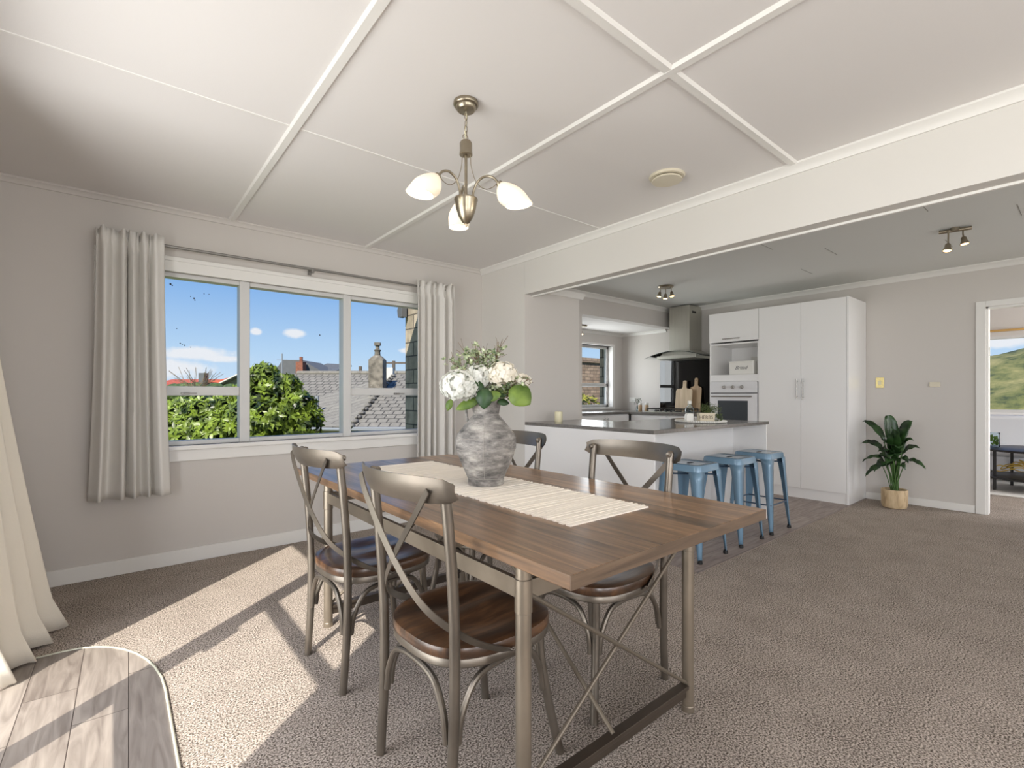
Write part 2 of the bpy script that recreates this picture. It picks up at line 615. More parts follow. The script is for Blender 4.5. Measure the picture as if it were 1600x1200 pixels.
# ------------------------------------------------------------------ mesh helpers
class MB:
    def __init__(s):
        s.v = []
        s.f = []

    def add(s, vs, fs):
        b = len(s.v)
        s.v += [tuple(v) for v in vs]
        s.f += [tuple(b + i for i in f) for f in fs]
        return s

    def box(s, x0, y0, z0, x1, y1, z1):
        x0, x1 = sorted((x0, x1))
        y0, y1 = sorted((y0, y1))
        z0, z1 = sorted((z0, z1))
        return s.add([(x0, y0, z0), (x1, y0, z0), (x1, y1, z0), (x0, y1, z0), (x0, y0, z1), (x1, y0, z1), (x1, y1, z1), (x0, y1, z1)],
                     [(0, 3, 2, 1), (4, 5, 6, 7), (0, 1, 5, 4), (1, 2, 6, 5), (2, 3, 7, 6), (3, 0, 4, 7)])

    def prism(s, poly, h, axis='z', at=0):
        """extrude a 2D polygon along an axis from at to at+h"""
        def p3(a, b, c):
            return {'z': (a, b, c), 'x': (c, a, b), 'y': (a, c, b)}[axis]
        n = len(poly)
        vs = [p3(a, b, at) for a, b in poly] + [p3(a, b, at + h) for a, b in poly]
        fs = [tuple(range(n - 1, -1, -1)), tuple(range(n, 2 * n))] + [(i, (i + 1) % n, n + (i + 1) % n, n + i) for i in range(n)]
        return s.add(vs, fs)

    def tube(s, path, r, seg=10, cap=True, up=None, flat=None):
        """round tube (or flat strap: flat=(width, thickness)) along a path"""
        P = [Vector(p) for p in path]
        n = len(P)
        rs = r if isinstance(r, (list, tuple)) else [r] * n
        T = []
        for i in range(n):
            a = P[max(i - 1, 0)]
            b = P[min(i + 1, n - 1)]
            t = (b - a)
            T.append(t.normalized() if t.length > 1e-9 else Vector((0, 0, 1)))
        u = Vector(up) if up else (Vector((0, 0, 1)) if abs(T[0].z) < .9 else Vector((1, 0, 0)))
        u = (u - T[0] * u.dot(T[0])).normalized()
        vs = []
        for i in range(n):
            t = T[i]
            if up:
                u = Vector(up)
            u = (u - t * u.dot(t))
            u = u.normalized() if u.length > 1e-6 else Vector((1, 0, 0))
            w = t.cross(u)
            if flat:
                a, b = flat[0] / 2, flat[1] / 2
                ring = [(-a, -b), (a, -b), (a, b), (-a, b)]
                vs += [P[i] + w * x + u * y for x, y in ring]
            else:
                vs += [P[i] + (u * cos(2 * pi * k / seg) + w * sin(2 * pi * k / seg)) * rs[i] for k in range(seg)]
        k_ = 4 if flat else seg
        fs = []
        for i in range(n - 1):
            for k in range(k_):
                a = i * k_ + k
                b = i * k_ + (k + 1) % k_
                fs.append((a, b, b + k_, a + k_))
        if cap:
            fs.append(tuple(range(k_ - 1, -1, -1)))
            fs.append(tuple((n - 1) * k_ + k for k in range(k_)))
        return s.add(vs, fs)

    def lathe(s, prof, c=(0, 0, 0), seg=32, cap=True, axis=None, rib=None):
        """revolve (r, z) pairs; axis = direction the profile's z follows"""
        q = Vector(axis).to_track_quat('Z', 'Y') if axis else None
        vs = []
        for r, z in prof:
            for k in range(seg):
                a = 2 * pi * k / seg
                rr = r * (1 + (rib[0] * cos(rib[1] * a) if rib else 0))
                v = Vector((rr * cos(a), rr * sin(a), z))
                if q:
                    v = q @ v
                vs.append(v + Vector(c))
        fs = []
        for i in range(len(prof) - 1):
            for k in range(seg):
                a = i * seg + k
                b = i * seg + (k + 1) % seg
                fs.append((a, b, b + seg, a + seg))
        if cap:
            if prof[0][0] > 1e-4:
                fs.append(tuple(range(seg - 1, -1, -1)))
            if prof[-1][0] > 1e-4:
                fs.append(tuple((len(prof) - 1) * seg + k for k in range(seg)))
        return s.add(vs, fs)

    def ball(s, c, r, seg=12, rings=8, sc=(1, 1, 1)):
        pr = [(max(1e-5, r * sin(pi * i / rings)), -r * cos(pi * i / rings)) for i in range(rings + 1)]
        t = MB().lathe(pr, (0, 0, 0), seg, cap=False)
        return s.add([(v[0] * sc[0] + c[0], v[1] * sc[1] + c[1], v[2] * sc[2] + c[2]) for v in t.v], t.f)

    def leaf(s, base, d, up, ln, wd, bend=.25, n=4, fold=.15):
        d = Vector(d).normalized()
        up = Vector(up)
        up = up - d * up.dot(d)
        up = up.normalized() if up.length > 1e-5 else d.orthogonal().normalized()
        w = d.cross(up)
        b = Vector(base)
        vs = []
        for i in range(n + 1):
            t = i / n
            ww = wd / 2 * (sin(pi * min(1, t * .92 + .06)) ** .8)
            if i == n:
                ww = wd * .02
            ctr = b + d * ln * t - up * bend * ln * t * t
            vs += [ctr + w * ww + up * fold * ww, ctr, ctr - w * ww + up * fold * ww]
        fs = []
        for i in range(n):
            a = i * 3
            fs += [(a, a + 1, a + 4, a + 3), (a + 1, a + 2, a + 5, a + 4)]
        return s.add(vs, fs)

    def build(s, name, m, parent=None, bevel=0, smooth=True, loc=None, rotz=0, ang=35, seg=2, solid=0, fix=True):
        me = bpy.data.meshes.new(name)
        me.from_pydata(s.v, [], s.f)
        me.update()
        if fix:
            bm = bmesh.new()
            bm.from_mesh(me)
            bmesh.ops.recalc_face_normals(bm, faces=bm.faces)
            bm.to_mesh(me)
            bm.free()
        me.materials.append(M[m] if isinstance(m, str) else m)
        if smooth:
            me.polygons.foreach_set('use_smooth', [True] * len(me.polygons))
            me.set_sharp_from_angle(angle=radians(ang))
        o = bpy.data.objects.new(name, me)
        COL.objects.link(o)
        if parent:
            o.parent = parent
        if loc:
            o.location = loc
        if rotz:
            o.rotation_euler = (0, 0, rotz)
        if bevel:
            b = o.modifiers.new('bevel', 'BEVEL')
            b.width = bevel
            b.segments = seg
            b.limit_method = 'ANGLE'
            b.angle_limit = radians(40)
            b.harden_normals = True
        if solid:
            b = o.modifiers.new('thick', 'SOLIDIFY')
            b.thickness = solid
            b.offset = 0
        return o


def thing(name, label, cat, loc=(0, 0, 0), rotz=0, group=None):
    o = bpy.data.objects.new(name, None)
    COL.objects.link(o)
    o.location = loc
    o.rotation_euler = (0, 0, rotz)
    o.empty_display_size = .1
    o['label'] = label
    o['category'] = cat
    if group:
        o['group'] = group
    return o


def tag(o, label, cat, group=None, kind=None):
    o['label'] = label
    o['category'] = cat
    if group:
        o['group'] = group
    if kind:
        o['kind'] = kind
    return o


def struct(name, mb, m, **kw):
    o = mb.build(name, m, **kw)
    if not kw.get('parent'):
        o['kind'] = 'structure'
    return o


def dup(root, loc, rotz, label):
    r = root.copy()
    COL.objects.link(r)
    r.location = loc
    r.rotation_euler = (0, 0, rotz)
    r['label'] = label
    for ch in list(root.children):
        c = ch.copy()
        COL.objects.link(c)
        c.parent = r
        for g in list(ch.children):
            d = g.copy()
            COL.objects.link(d)
            d.parent = c
    return r  # the low-y side has an unseen opening, added for a fill lamp


def arc(c, r, a0, a1, n, ax=0, ay=1):
    out = []
    for i in range(n + 1):
        a = a0 + (a1 - a0) * i / n
        p = list(c)
        p[ax] += r * cos(a)
        p[ay] += r * sin(a)
        out.append(tuple(p))
    return out


def bez(p0, p1, p2, p3, n=12):
    P = [Vector(p) for p in (p0, p1, p2, p3)]
    return [tuple(P[0] * (1 - t) ** 3 + P[1] * 3 * t * (1 - t) ** 2 + P[2] * 3 * t * t * (1 - t) + P[3] * t ** 3) for t in [i / n for i in range(n + 1)]]


def spline(pts, n=8):
    """Catmull-Rom through points"""
    P = [Vector(p) for p in pts]
    P = [P[0] * 2 - P[1]] + P + [P[-1] * 2 - P[-2]]
    out = []
    for i in range(1, len(P) - 2):
        a, b, c, d = P[i - 1:i + 3]
        for k in range(n):
            t = k / n
            out.append(.5 * ((2 * b) + (c - a) * t + (2 * a - 5 * b + 4 * c - d) * t * t + (3 * b - a - 3 * c + d) * t ** 3))
    out.append(P[-2])
    return [tuple(p) for p in out]


# ------------------------------------------------------------------ room shell
XL, YN, XB, CH = -.55, 3.979, 6.445, 2.4      # left wall, window wall, far kitchen wall, ceiling height
BX0, BX1, BEND, BZ = 2.882, 2.985, 3.318, 2.055  # dividing beam
YS = -3.2

struct('floor', MB().box(XL - .15, YS - .1, -.12, XB + .1, YN + .1, 0), 'carpet')
struct('floor_lounge', MB().box(XB + .1, -2.6, -.12, 9.6, 3.2, 0), 'carpet')
struct('floor_kitchen', MB().box(2.9, 1.64, 0, 6.44, 5.0, .004), 'kvinyl')
# rounded vinyl entry mat by the glazed door, with a pale edge strip
mat_poly = [(-.55, .55), (.155, .55), (.158, 2.30)] + [(.158 - .33 * (1 - cos(a)), 2.30 + .33 * 1.9 * sin(a)) for a in [radians(x) for x in range(10, 91, 10)]] + [(-.30, 2.93), (-.55, 2.92)]
struct('floor_entry', MB().prism(mat_poly, .005, 'z', 0), 'vinyl', ang=20)
edge = [(p[0], p[1], .006) for p in mat_poly[1:]]
struct('trim_1', MB().tube(edge, .0045, 8), 'edge')

wl = MB()
wl.box(XL - .15, YS, 0, XL, -2.9, CH).box(XL - .15, -1.0, 0, XL, .87, CH).box(XL - .15, -2.9, 0, XL, -1.0, .5).box(XL - .15, -2.9, 2.1, XL, -1.0, CH).box(XL - .15, 2.66, 0, XL, YN, CH).box(XL - .15, .87, 2.10, XL, 2.66, CH)
struct('wall_left', wl, 'wall')
WX0, WX1, WZ0, WZ1 = -.02, 2.25, .80, 1.975     # main window opening
wn = MB()
wn.box(XL - .15, YN, 0, WX0, YN + .12, CH).box(WX1, YN, 0, BX0 + .2, YN + .12, CH).box(WX0, YN, 0, WX1, YN + .12, WZ0).box(WX0, YN, WZ1, WX1, YN + .12, CH)
wn.box(BX0 + .2, YN, 0, 4.37, YN + .12, 2.13)
struct('wall_window', wn, 'wall')
# beam wall: short full wall near the corner, then the deep beam over the opening
wb = MB()
wb.box(BX0, BEND + .002, 0, BX1, YN, CH).box(BX0, YS, BZ, BX1, BEND, CH)
struct('wall_beam', wb, 'beam')
# return wall (nib) standing at the back end of the peninsula
nib = MB().box(BX0 + .002, BEND, 0, 3.603, YN + .02, BZ).box(BX1, BEND, BZ, 3.603, YN + .02, 2.12)
struct('wall_nib', nib, 'wall')
cn = MB()
cn.prism([(BEND, 2.10), (BEND - .012, 2.10), (BEND - .045, 2.15), (BEND, 2.15)], 3.603 + .045 - BX1, 'x', BX1)
cn.box(BX1, BEND, 2.12, 3.603 + .045, YN, 2.15)
struct('trim_2', cn, 'trim')
# far kitchen wall with the doorway to the lounge
DY0, DY1, DZ = -.12, .70, 1.985
wk = MB()
wk.box(XB, DY1, 0, XB + .1, 5.0, CH).box(XB, YS, 0, XB + .1, DY0, CH).box(XB, DY0, DZ, XB + .1, DY1, CH)
struct('wall_kitchen', wk, 'wall')
# nook beyond the old outside wall
NZ = 2.13
struct('wall_bulkhead', MB().box(BX1, 4.02, NZ, XB, 4.16, CH), 'wall')
NX0, NX1, NW0, NW1 = 4.75, 6.23, .95, 1.92
wk = MB()
wk.box(2.84, 4.99, 0, NX0, 5.09, NZ + .2).box(NX1, 4.99, 0, XB + .1, 5.09, NZ + .2).box(NX0, 4.99, 0, NX1, 5.09, NW0).box(NX0, 4.99, NW1, NX1, 5.09, NZ + .2)
struct('wall_nook', wk, 'wall')
struct('ceiling_nook', MB().box(2.72, 4.16, NZ, XB, 4.99, NZ + .06), 'ceil')
struct('ceiling', MB().box(XL - .15, YS, CH, BX1, YN + .12, CH + .1), 'ceil')
struct('ceiling_kitchen', MB().box(BX1, YS, CH, XB + .1, 4.16, CH + .1), 'kceil')
# wall behind the camera, its two wide unseen windows added for fill light
ws = MB()
ws.box(XL - .15, YS - .12, 0, XB + .1, YS, .55).box(XL - .15, YS - .12, 2.3, XB + .1, YS, CH)
for a, b in ((XL - .15, -.25), (2.65, 3.75), (5.85, XB + .1)):
    ws.box(a, YS - .12, .55, b, YS, 2.3)
struct('wall_back', ws, 'wall')
for i, (a, b) in enumerate(((-.25, 2.65), (3.75, 5.85))):
    fr = MB()
    fr.box(a, YS - .1, .55, b, YS - .02, .6).box(a, YS - .1, 2.25, b, YS - .02, 2.3)
    for x in (a, (a + b) / 2 - .025, b - .05):
        fr.box(x, YS - .1, .6, x + .05, YS - .02, 2.25)
    f = struct('window_%d' % (i + 4), fr, 'alu')  # frames of the added back-wall windows

fr = MB()
for a, b, c, d in ((-2.9, -1.0, .5, .56), (-2.9, -1.0, 2.04, 2.1), (-2.9, -2.84, .56, 2.04), (-1.06, -1.0, .56, 2.04), (-1.98, -1.92, .56, 2.04)):
    fr.box(XL - .1, a, c, XL - .04, b, d)
struct('window_6', fr, 'alu')  # unseen side window, added as an opening for fill light

# baseboards and cornices
struct('baseboard_window', MB().box(XL, YN - .016, 0, BX0, YN, .095), 'trim', bevel=.004)
struct('baseboard_left', MB().box(XL, 2.73, 0, XL + .016, YN, .095), 'trim', bevel=.004)
struct('baseboard_beam', MB().box(BX0 - .016, BEND + .02, 0, BX0, YN, .095), 'trim', bevel=.004)
struct('baseboard_kitchen', MB().box(XB - .016, DY1 + .075, 0, XB, 1.655, .075), 'trim', bevel=.004)


def cornice(a, b, zc, axis, side, w=.045, h=.045):
    """quarter-round cornice running along an axis; side = +1/-1 which way the room lies"""
    pr = [(0, 0), (side * w, 0), (side * w, -.010), (side * w * .55, -h * .45), (side * .012, -h * .8), (side * .010, -h), (0, -h)]
    return pr


def corn_x(y, x0, x1, zc, side, w=.045, h=.05):
    mb = MB()
    pr = cornice(0, 0, 0, 0, side, w, h)
    return mb.prism([(y + p, zc + q) for p, q in pr], x1 - x0, 'x', x0)


def corn_y(x, y0, y1, zc, side, w=.045, h=.05):
    pr = cornice(0, 0, 0, 0, side, w, h)
    return MB().prism([(x + p, zc + q) for p, q in pr], y1 - y0, 'y', y0)


struct('trim_3', corn_x(YN, XL, BX0, CH, -1, .03, .038), 'wall', ang=50)
struct('trim_4', corn_y(BX0, YS, YN, CH, -1), 'trim', ang=50)
struct('trim_5', corn_y(XL, YS, YN, CH, 1), 'trim', ang=50)
struct('trim_6', corn_y(XB, YS, 4.02, CH, -1, .05, .055), 'trim', ang=50)
struct('trim_7', corn_x(4.02, BX1, XB, CH, -1, .05, .055), 'trim', ang=50)
struct('trim_8', corn_x(4.99, 2.8, XB, NZ, -1, .04, .04), 'trim', ang=50)
struct('trim_9', corn_y(XB, 4.16, 4.99, NZ, -1, .04, .04), 'trim', ang=50)
# thin bead at the inner lower edge of the beam, and the fine line along the beam face
struct('trim_10', MB().box(BX1 - .014, YS, BZ - .012, BX1 + .004, BEND, BZ), 'trim')
struct('trim_11', MB().box(BX0 - .004, YS, BZ, BX0, BEND, BZ + .055), 'beam')
# ceiling battens
bt = [(.66, 'y'), (1.665, 'y')]
k = 12
for x in (.66, 1.665):
    mb = MB().prism([(x - .024, CH), (x - .016, CH - .013), (x + .016, CH - .013), (x + .024, CH)], YN - YS, 'y', YS)
    struct('trim_%d' % k, mb, 'trim', ang=20)
    k += 1
for y, h, w_ in ((1.06, .012, .024), (2.405, .003, .008), (-.3, .012, .024)):
    mb = MB().prism([(y - w_, CH), (y - w_ * .65, CH - h), (y + w_ * .65, CH - h), (y + w_, CH)], BX0 - XL, 'x', XL)
    struct('trim_%d' % k, mb, 'trim', ang=20)
    k += 1
# short panel joints showing on the kitchen ceiling
jn = MB()
for (x, y) in ((4.0, .75), (4.0, .1), (4.6, .35), (5.2, .8), (5.2, .2), (3.5, 1.35), (3.5, 2.2), (4.1, 1.8), (4.7, 1.5), (5.3, 1.9)):
    jn.box(x, y, CH - .002, x + .3, y + .004, CH)
struct('trim_20', jn, mat('grey_joint_line', (150, 148, 142), .9))

# ------------------------------------------------------------------ main window (window_1)
win = struct('window_1', MB(), 'alu')
F_ = MB()
YW = YN + .02
F_.box(WX0, YW, WZ0, WX1, YW + .09, WZ0 + .03).box(WX0, YW, WZ1 - .03, WX1, YW + .09, WZ1)
F_.box(WX0, YW, WZ0, WX0 + .035, YW + .09, WZ1).box(WX1 - .035, YW, WZ0, WX1, YW + .09, WZ1)
F_.box(.715, YW - .012, WZ0, .782, YW + .09, WZ1).box(1.475, YW - .012, WZ0, 1.54, YW + .09, WZ1)
F_.box(WX0, YW, 1.14, .715, YW + .06, 1.205).box(1.54, YW, 1.14, WX1, YW + .06, 1.205)
F_.build('window_frame', 'alu', win, bevel=.004)
A_ = MB()
A_.box(WX0 - .07, YN - .02, WZ1, WX1 + .07, YN, WZ1 + .095)
A_.box(WX0 - .07, YN - .028, WZ1 + .07, WX1 + .07, YN, WZ1 + .098)
A_.box(WX0 - .07, YN - .02, WZ0 - .1, WX0, YN, WZ1).box(WX1, YN - .02, WZ0 - .1, WX1 + .07, YN, WZ1)
A_.build('window_trim', 'trim', win, bevel=.003)
S_ = MB()
S_.box(WX0 - .07, YN - .045, WZ0 - .028, WX1 + .07, YN + .03, WZ0).box(WX0 - .07, YN - .02, WZ0 - .105, WX1 + .07, YN, WZ0 - .028)
S_.build('window_sill', 'trim', win, bevel=.003)
for a, b, c, d in ((WX0 + .03, .72, WZ0 + .03, 1.14), (WX0 + .03, .72, 1.205, WZ1 - .03), (.78, 1.48, WZ0 + .03, WZ1 - .03), (1.54, WX1 - .03, WZ0 + .03, 1.14), (1.54, WX1 - .03, 1.205, WZ1 - .03)):
    MB().box(a, YW + .035, c, b, YW + .039, d).build('window_pane', 'glass', win, smooth=False)
for x in (.36, 1.93):
    MB().box(x, YW - .02, 1.148, x + .05, YW, 1.163).box(x + .018, YW - .035, 1.152, x + .09, YW - .02, 1.160).build('window_latch', 'rod', win, bevel=.002)
sp = MB()
for x, z, r in ((.305, 1.90, .006), (.315, 1.893, .004), (.50, 1.86, .003), (.44, 1.82, .005), (.445, 1.808, .004), (.42, 1.83, .003), (.34, 1.60, .003), (.36, 1.50, .004), (.372, 1.493, .003), (.385, 1.488, .004), (.42, 1.477, .003), (.53, 1.86, .003), (1.30, 1.63, .005)):
    sp.ball((x, YW + .034, z), r, 6, 4, (1, .3, 1.2))
o = sp.build('window_speck', 'rubber', win)
o['kind'] = 'stuff'

# ------------------------------------------------------------------ glazed door in the left wall (door_1)
dr = struct('door_1', MB(), 'alu')
D_ = MB()
XD = XL - .035
D_.box(XD, .87, 0, XD + .06, .925, 2.10).box(XD, 2.63, 0, XD + .06, 2.66, 2.10).box(XD, .87, 2.06, XD + .06, 2.66, 2.10).box(XD, .87, 0, XD + .06, 2.66, .05)
D_.box(XD, 1.885, 0, XD + .06, 1.985, 2.10)
D_.box(XD, .92, .705, XD + .04, 1.89, .845).box(XD, .92, 1.446, XD + .04, 1.89, 1.512)
D_.box(XD + .06, 1.855, 1.00, XD + .075, 1.90, 1.19)
D_.build('door_frame', 'alu', dr, bevel=.003)
for a, b, c, d in ((.92, 1.89, .05, .705), (.92, 1.89, .845, 1.446), (.92, 1.89, 1.512, 2.06), (1.985, 2.635, .05, 2.06)):
    MB().box(XD + .02, a, c, XD + .024, b, d).build('door_pane', 'glass', dr, smooth=False)
J_ = MB().box(XL, .80, 0, XL + .018, .87, 2.17).box(XL, 2.66, 0, XL + .018, 2.72, 2.17).box(XL, .87, 2.10, XL + .018, 2.66, 2.17)
J_.build('door_trim', 'trim', dr, bevel=.003)

# ------------------------------------------------------------------ kitchen nook window (window_2)
w2 = struct('window_2', MB(), 'alu')
yw = 5.07
g = MB()
for a, b, c, d in ((NX0, NX0 + .04, NW0, NW1), (NX1 - .085, NX1 - .045, NW0, NW1), (NX0, NX1 - .045, NW0, NW0 + .04), (NX0, NX1 - .045, NW1 - .04, NW1), (NX0, NX1 - .045, 1.275, 1.33)):
    g.box(a, yw, c, b, yw + .05, d)
g.build('window_frame', 'alu', w2, bevel=.003)
MB().box(NX1 - .045, 4.97, NW0 - .03, NX1 + .008, yw + .05, NW1 + .03).box(NX0, 4.965, NW1, NX1, yw + .05, NW1 + .03).box(NX0, 4.965, NW0 - .03, NX1, yw + .05, NW0).build('window_trim', 'trim', w2, bevel=.003)
MB().box(NX0 + .04, yw + .02, NW0 + .04, NX1 - .085, yw + .024, 1.275).build('window_pane', 'glass', w2, smooth=False)
MB().box(NX0 + .04, yw + .02, 1.33, NX1 - .085, yw + .024, NW1 - .04).build('window_pane', 'glass', w2, smooth=False)

# doorway trim to the lounge (door_2)
d2 = struct('door_2', MB(), 'trim')
MB().box(XB - .018, DY1, 0, XB, DY1 + .07, DZ + .055).box(XB - .018, DY0 - .07, 0, XB, DY0, DZ + .055).box(XB - .018, DY0, DZ, XB, DY1, DZ + .055).build('door_trim', 'trim', d2, bevel=.003)
MB().box(XB, DY1 - .018, 0, XB + .1, DY1, DZ).box(XB, DY0, 0, XB + .1, DY0 + .018, DZ).box(XB, DY0, DZ - .018, XB + .1, DY1, DZ).build('door_frame', 'trim', d2, bevel=.002)
MB().box(XB + .03, DY1 - .024, 1.52, XB + .055, DY1 - .018, 1.60).build('door_hinge', 'whitecer', d2)


# ------------------------------------------------------------------ curtains
def curtain(name, label, x0, x1, y, ztop, zbot, folds, amp, m, seed, flare=0):
    """wavy sheet in the x-z plane, gathered header, free hem"""
    rr = random.Random(seed)
    root = thing(name, label, 'curtain', ((x0 + x1) / 2, y, 0))
    ph = [rr.uniform(0, 6.3) for _ in range(4)]
    nx, nz = int(folds * 16), 34
    mb = MB()
    cx = (x0 + x1) / 2
    for j in range(nz + 1):
        t = j / nz
        z = ztop + (zbot - ztop) * t
        pin = 1 - .75 * math.exp(-((z - (ztop - .075)) / .03) ** 2)
        for i in range(nx + 1):
            s = i / nx
            a = folds * 2 * pi * (s + .045 * sin(2 * pi * 1.3 * s + ph[0]) + .02 * sin(2 * pi * 3.1 * s + ph[1]))
            wob = .55 * sin(a * .5 + ph[0]) + .35 * sin(a * .31 + ph[1] + t * 1.2)
            wide = (1 + flare * t * t)
            x = x0 - cx + (x1 - x0) * (s + .012 * sin(a + ph[2] + 2 * t)) if True else 0
            off = amp * pin * (sin(a + wob * .8 + ph[3] * .2) + .35 * sin(2 * a + ph[1]) * (1 - t) * .8) * (.75 + .35 * t)
            hdr = .016 * sin(a * 2.7 + ph[2]) * math.exp(-((z - ztop) / .055) ** 2)
            mb.v.append((x * wide, -amp * .2 + off + hdr, z + (.008 * sin(a * 1.7 + ph[0]) if j == 0 else 0)))
    for j in range(nz):
        for i in range(nx):
            a = j * (nx + 1) + i
            mb.f.append((a, a + 1, a + nx + 2, a + nx + 1))
    mb.build('curtain_drop', m, root, ang=80, solid=.004)
    return root


curtain('curtain', 'grey gathered curtain left of the dining window, hanging to just below the sill', -.075, .255, 3.868, 2.165, .50, 5, .044, 'curtain', 3, .24)
curtain('curtain', 'grey gathered curtain right of the dining window, beside the room corner', 2.09, 2.475, 3.868, 2.165, .50, 5.5, .042, 'curtain', 5, .04)
# long curtain by the glazed door: hangs on the left wall and spreads at the hem
root = thing('curtain', 'floor-length cream curtain spread at its hem beside the glazed door', 'curtain', (-.47, 2.98, 0))
mb = MB()
nf, nx, nz = 3.4, 70, 30
for j in range(nz + 1):
    t = j / nz
    z = 2.16 * (1 - t) + .012 * t
    fl = max(0, t - .25) / .75
    for i in range(nx + 1):
        s = i / nx
        a = s * nf * 2 * pi
        yy = -.30 + .56 * s + fl * .03 * s
        xx = .030 * sin(a + .5) * (1 + 1.2 * fl) + .03 * s * t + fl ** 1.25 * (.07 + .11 * s)
        if t > .93:
            xx += (t - .93) * .5 * (.5 + .5 * sin(a + .5))
        mb.v.append((xx, yy + .01 * sin(a * 2 + 1), z + (.006 * sin(a * 2.2))))
for j in range(nz):
    for i in range(nx):
        a = j * (nx + 1) + i
        mb.f.append((a, a + 1, a + nx + 2, a + nx + 1))
mb.build('curtain_drop', 'linen', root, ang=80, solid=.005)
r_ = thing('curtain_rod', 'thin grey curtain rod running above the dining window', 'curtain rod', (1.2, 3.89, 2.12))
MB().tube([(-1.25, 0, 0), (1.25, 0, 0)], .010, 12).build('rod', 'rod', r_)
for x in (-1.22, -.0, 1.27):
    MB().tube([(x, .088, .0), (x, 0, 0)], .007, 8).box(x - .012, .07, -.03, x + .012, .089, .02).lathe([(.013, -.022), (.013, .004)], (x, 0, -.006), 12).build('bracket', 'rod', r_)
r_ = thing('curtain_rod', 'short curtain rod above the glazed door at the left', 'curtain rod', (-.47, 2.1, 2.115))
MB().tube([(0, -1.45, 0), (0, 1.12, 0)], .009, 12).ball((0, 1.13, 0), .016).build('rod', 'rod', r_)
for y in (-1.3, 1.0):
    MB().tube([(-.07, y, 0), (0, y, 0)], .007, 8).build('bracket', 'rod', r_)

# ------------------------------------------------------------------ dining table
TX0, TX1, TY0, TY1, TZ = .749, 1.691, .715, 2.68, .762
tb = thing('dining_table', 'long wooden dining table on a bronze metal frame with crossed rods', 'table', (1.22, 1.70, 0))
ox, oy = 1.22, 1.70
tp = MB().box(TX0 - ox, TY0 - oy, TZ - .034, TX1 - ox, TY1 - oy, TZ)
tp.build('tabletop', 'tabletop', tb, bevel=.003)
for yy in (TY0 - .0015, TY1 - .0005):
    MB().box(TX0 - ox, yy - oy, TZ - .033, TX1 - ox, yy + .002 - oy, TZ - .001).build('edge_strip', 'tableedge', tb, smooth=False)
lx, ly0, ly1 = .395, .955 - oy, 2.435 - oy
for sxx in (-1, 1):
    for yy in (ly0, ly1):
        l = MB().lathe([(.0225, 0), (.0225, .02), (.021, .022), (.021, .58), (.0235, .582), (.0235, .668), (.021, .67), (.021, TZ - .034)], (sxx * lx, yy, 0), 24)
        l.build('leg', 'tablemetal', tb, ang=30)
for sxx in (-1, 1):
    MB().box(sxx * lx - .008, ly0 + .02, .612, sxx * lx + .008, ly1 - .02, .662).build('side_rail', 'tablemetal', tb, bevel=.0015)
for yy in (ly0, ly1):
    MB().box(-lx + .02, yy - .008, .612, lx - .02, yy + .008, .662).build('end_rail', 'tablemetal', tb, bevel=.0015)
    MB().box(-lx + .02, yy - .017, .088, lx - .02, yy + .017, .102).box(-lx + .02, yy - .006, .055, lx - .02, yy + .006, .088).build('foot_rail', 'tablemetaldk', tb, bevel=.0015)
    MB().tube([(-lx + .015, yy - .006, .625), (lx - .02, yy - .006, .108)], .0065, 10).build('brace_rod', 'tablemetalrod', tb)
    MB().tube([(lx - .015, yy + .008, .625), (-lx + .02, yy + .008, .108)], .0065, 10).build('brace_rod', 'tablemetalrod', tb)
for yy in (1.40 - oy, 2.02 - oy):
    MB().box(-lx + .008, yy - .018, .63, lx - .008, yy + .018, .648).build('cross_rail', 'tablemetal', tb, bevel=.001)
    MB().box(-.03, yy - .018, .648, .03, yy + .018, .728).build('centre_block', 'tablemetal', tb, bevel=.001)
MB().tube([(-.03, ly0, .102), (-.02, 1.64 - oy, .63)], .0075, 10).build('brace_rod', 'tablemetalrod', tb)
MB().tube([(-.03, ly1, .102), (-.02, 1.78 - oy, .63)], .0075, 10).build('brace_rod', 'tablemetalrod', tb)

# table runner: ribbed weave with a ragged knotted long edge
rn = MB()
RX0, RX1, RY0, RY1 = 1.03, 1.41, .978, 2.45
nr = 150
rr = random.Random(4)
for i in range(nr):
    y0 = RY0 + (RY1 - RY0) * i / nr
    y1 = y0 + (RY1 - RY0) / nr * .98
    a = rr.uniform(-.007, .004)
    b = rr.uniform(-.004, .007)
    h = rr.uniform(.0028, .005)
    rn.prism([(y0, 0), (y1, 0), (y1 - .0012, h), (y0 + .0012, h)], RX1 + b - RX0 - a, 'x', RX0 + a)
rn.box(RX0 + .004, RY0, 0, RX1 - .004, RY1, .0018)
o = rn.build('table_runner', 'runner', loc=None, smooth=False)
o.location = (0, 0, TZ)
tag(o, 'cream ribbed cotton runner with ragged edges on the dining table', 'table runner')

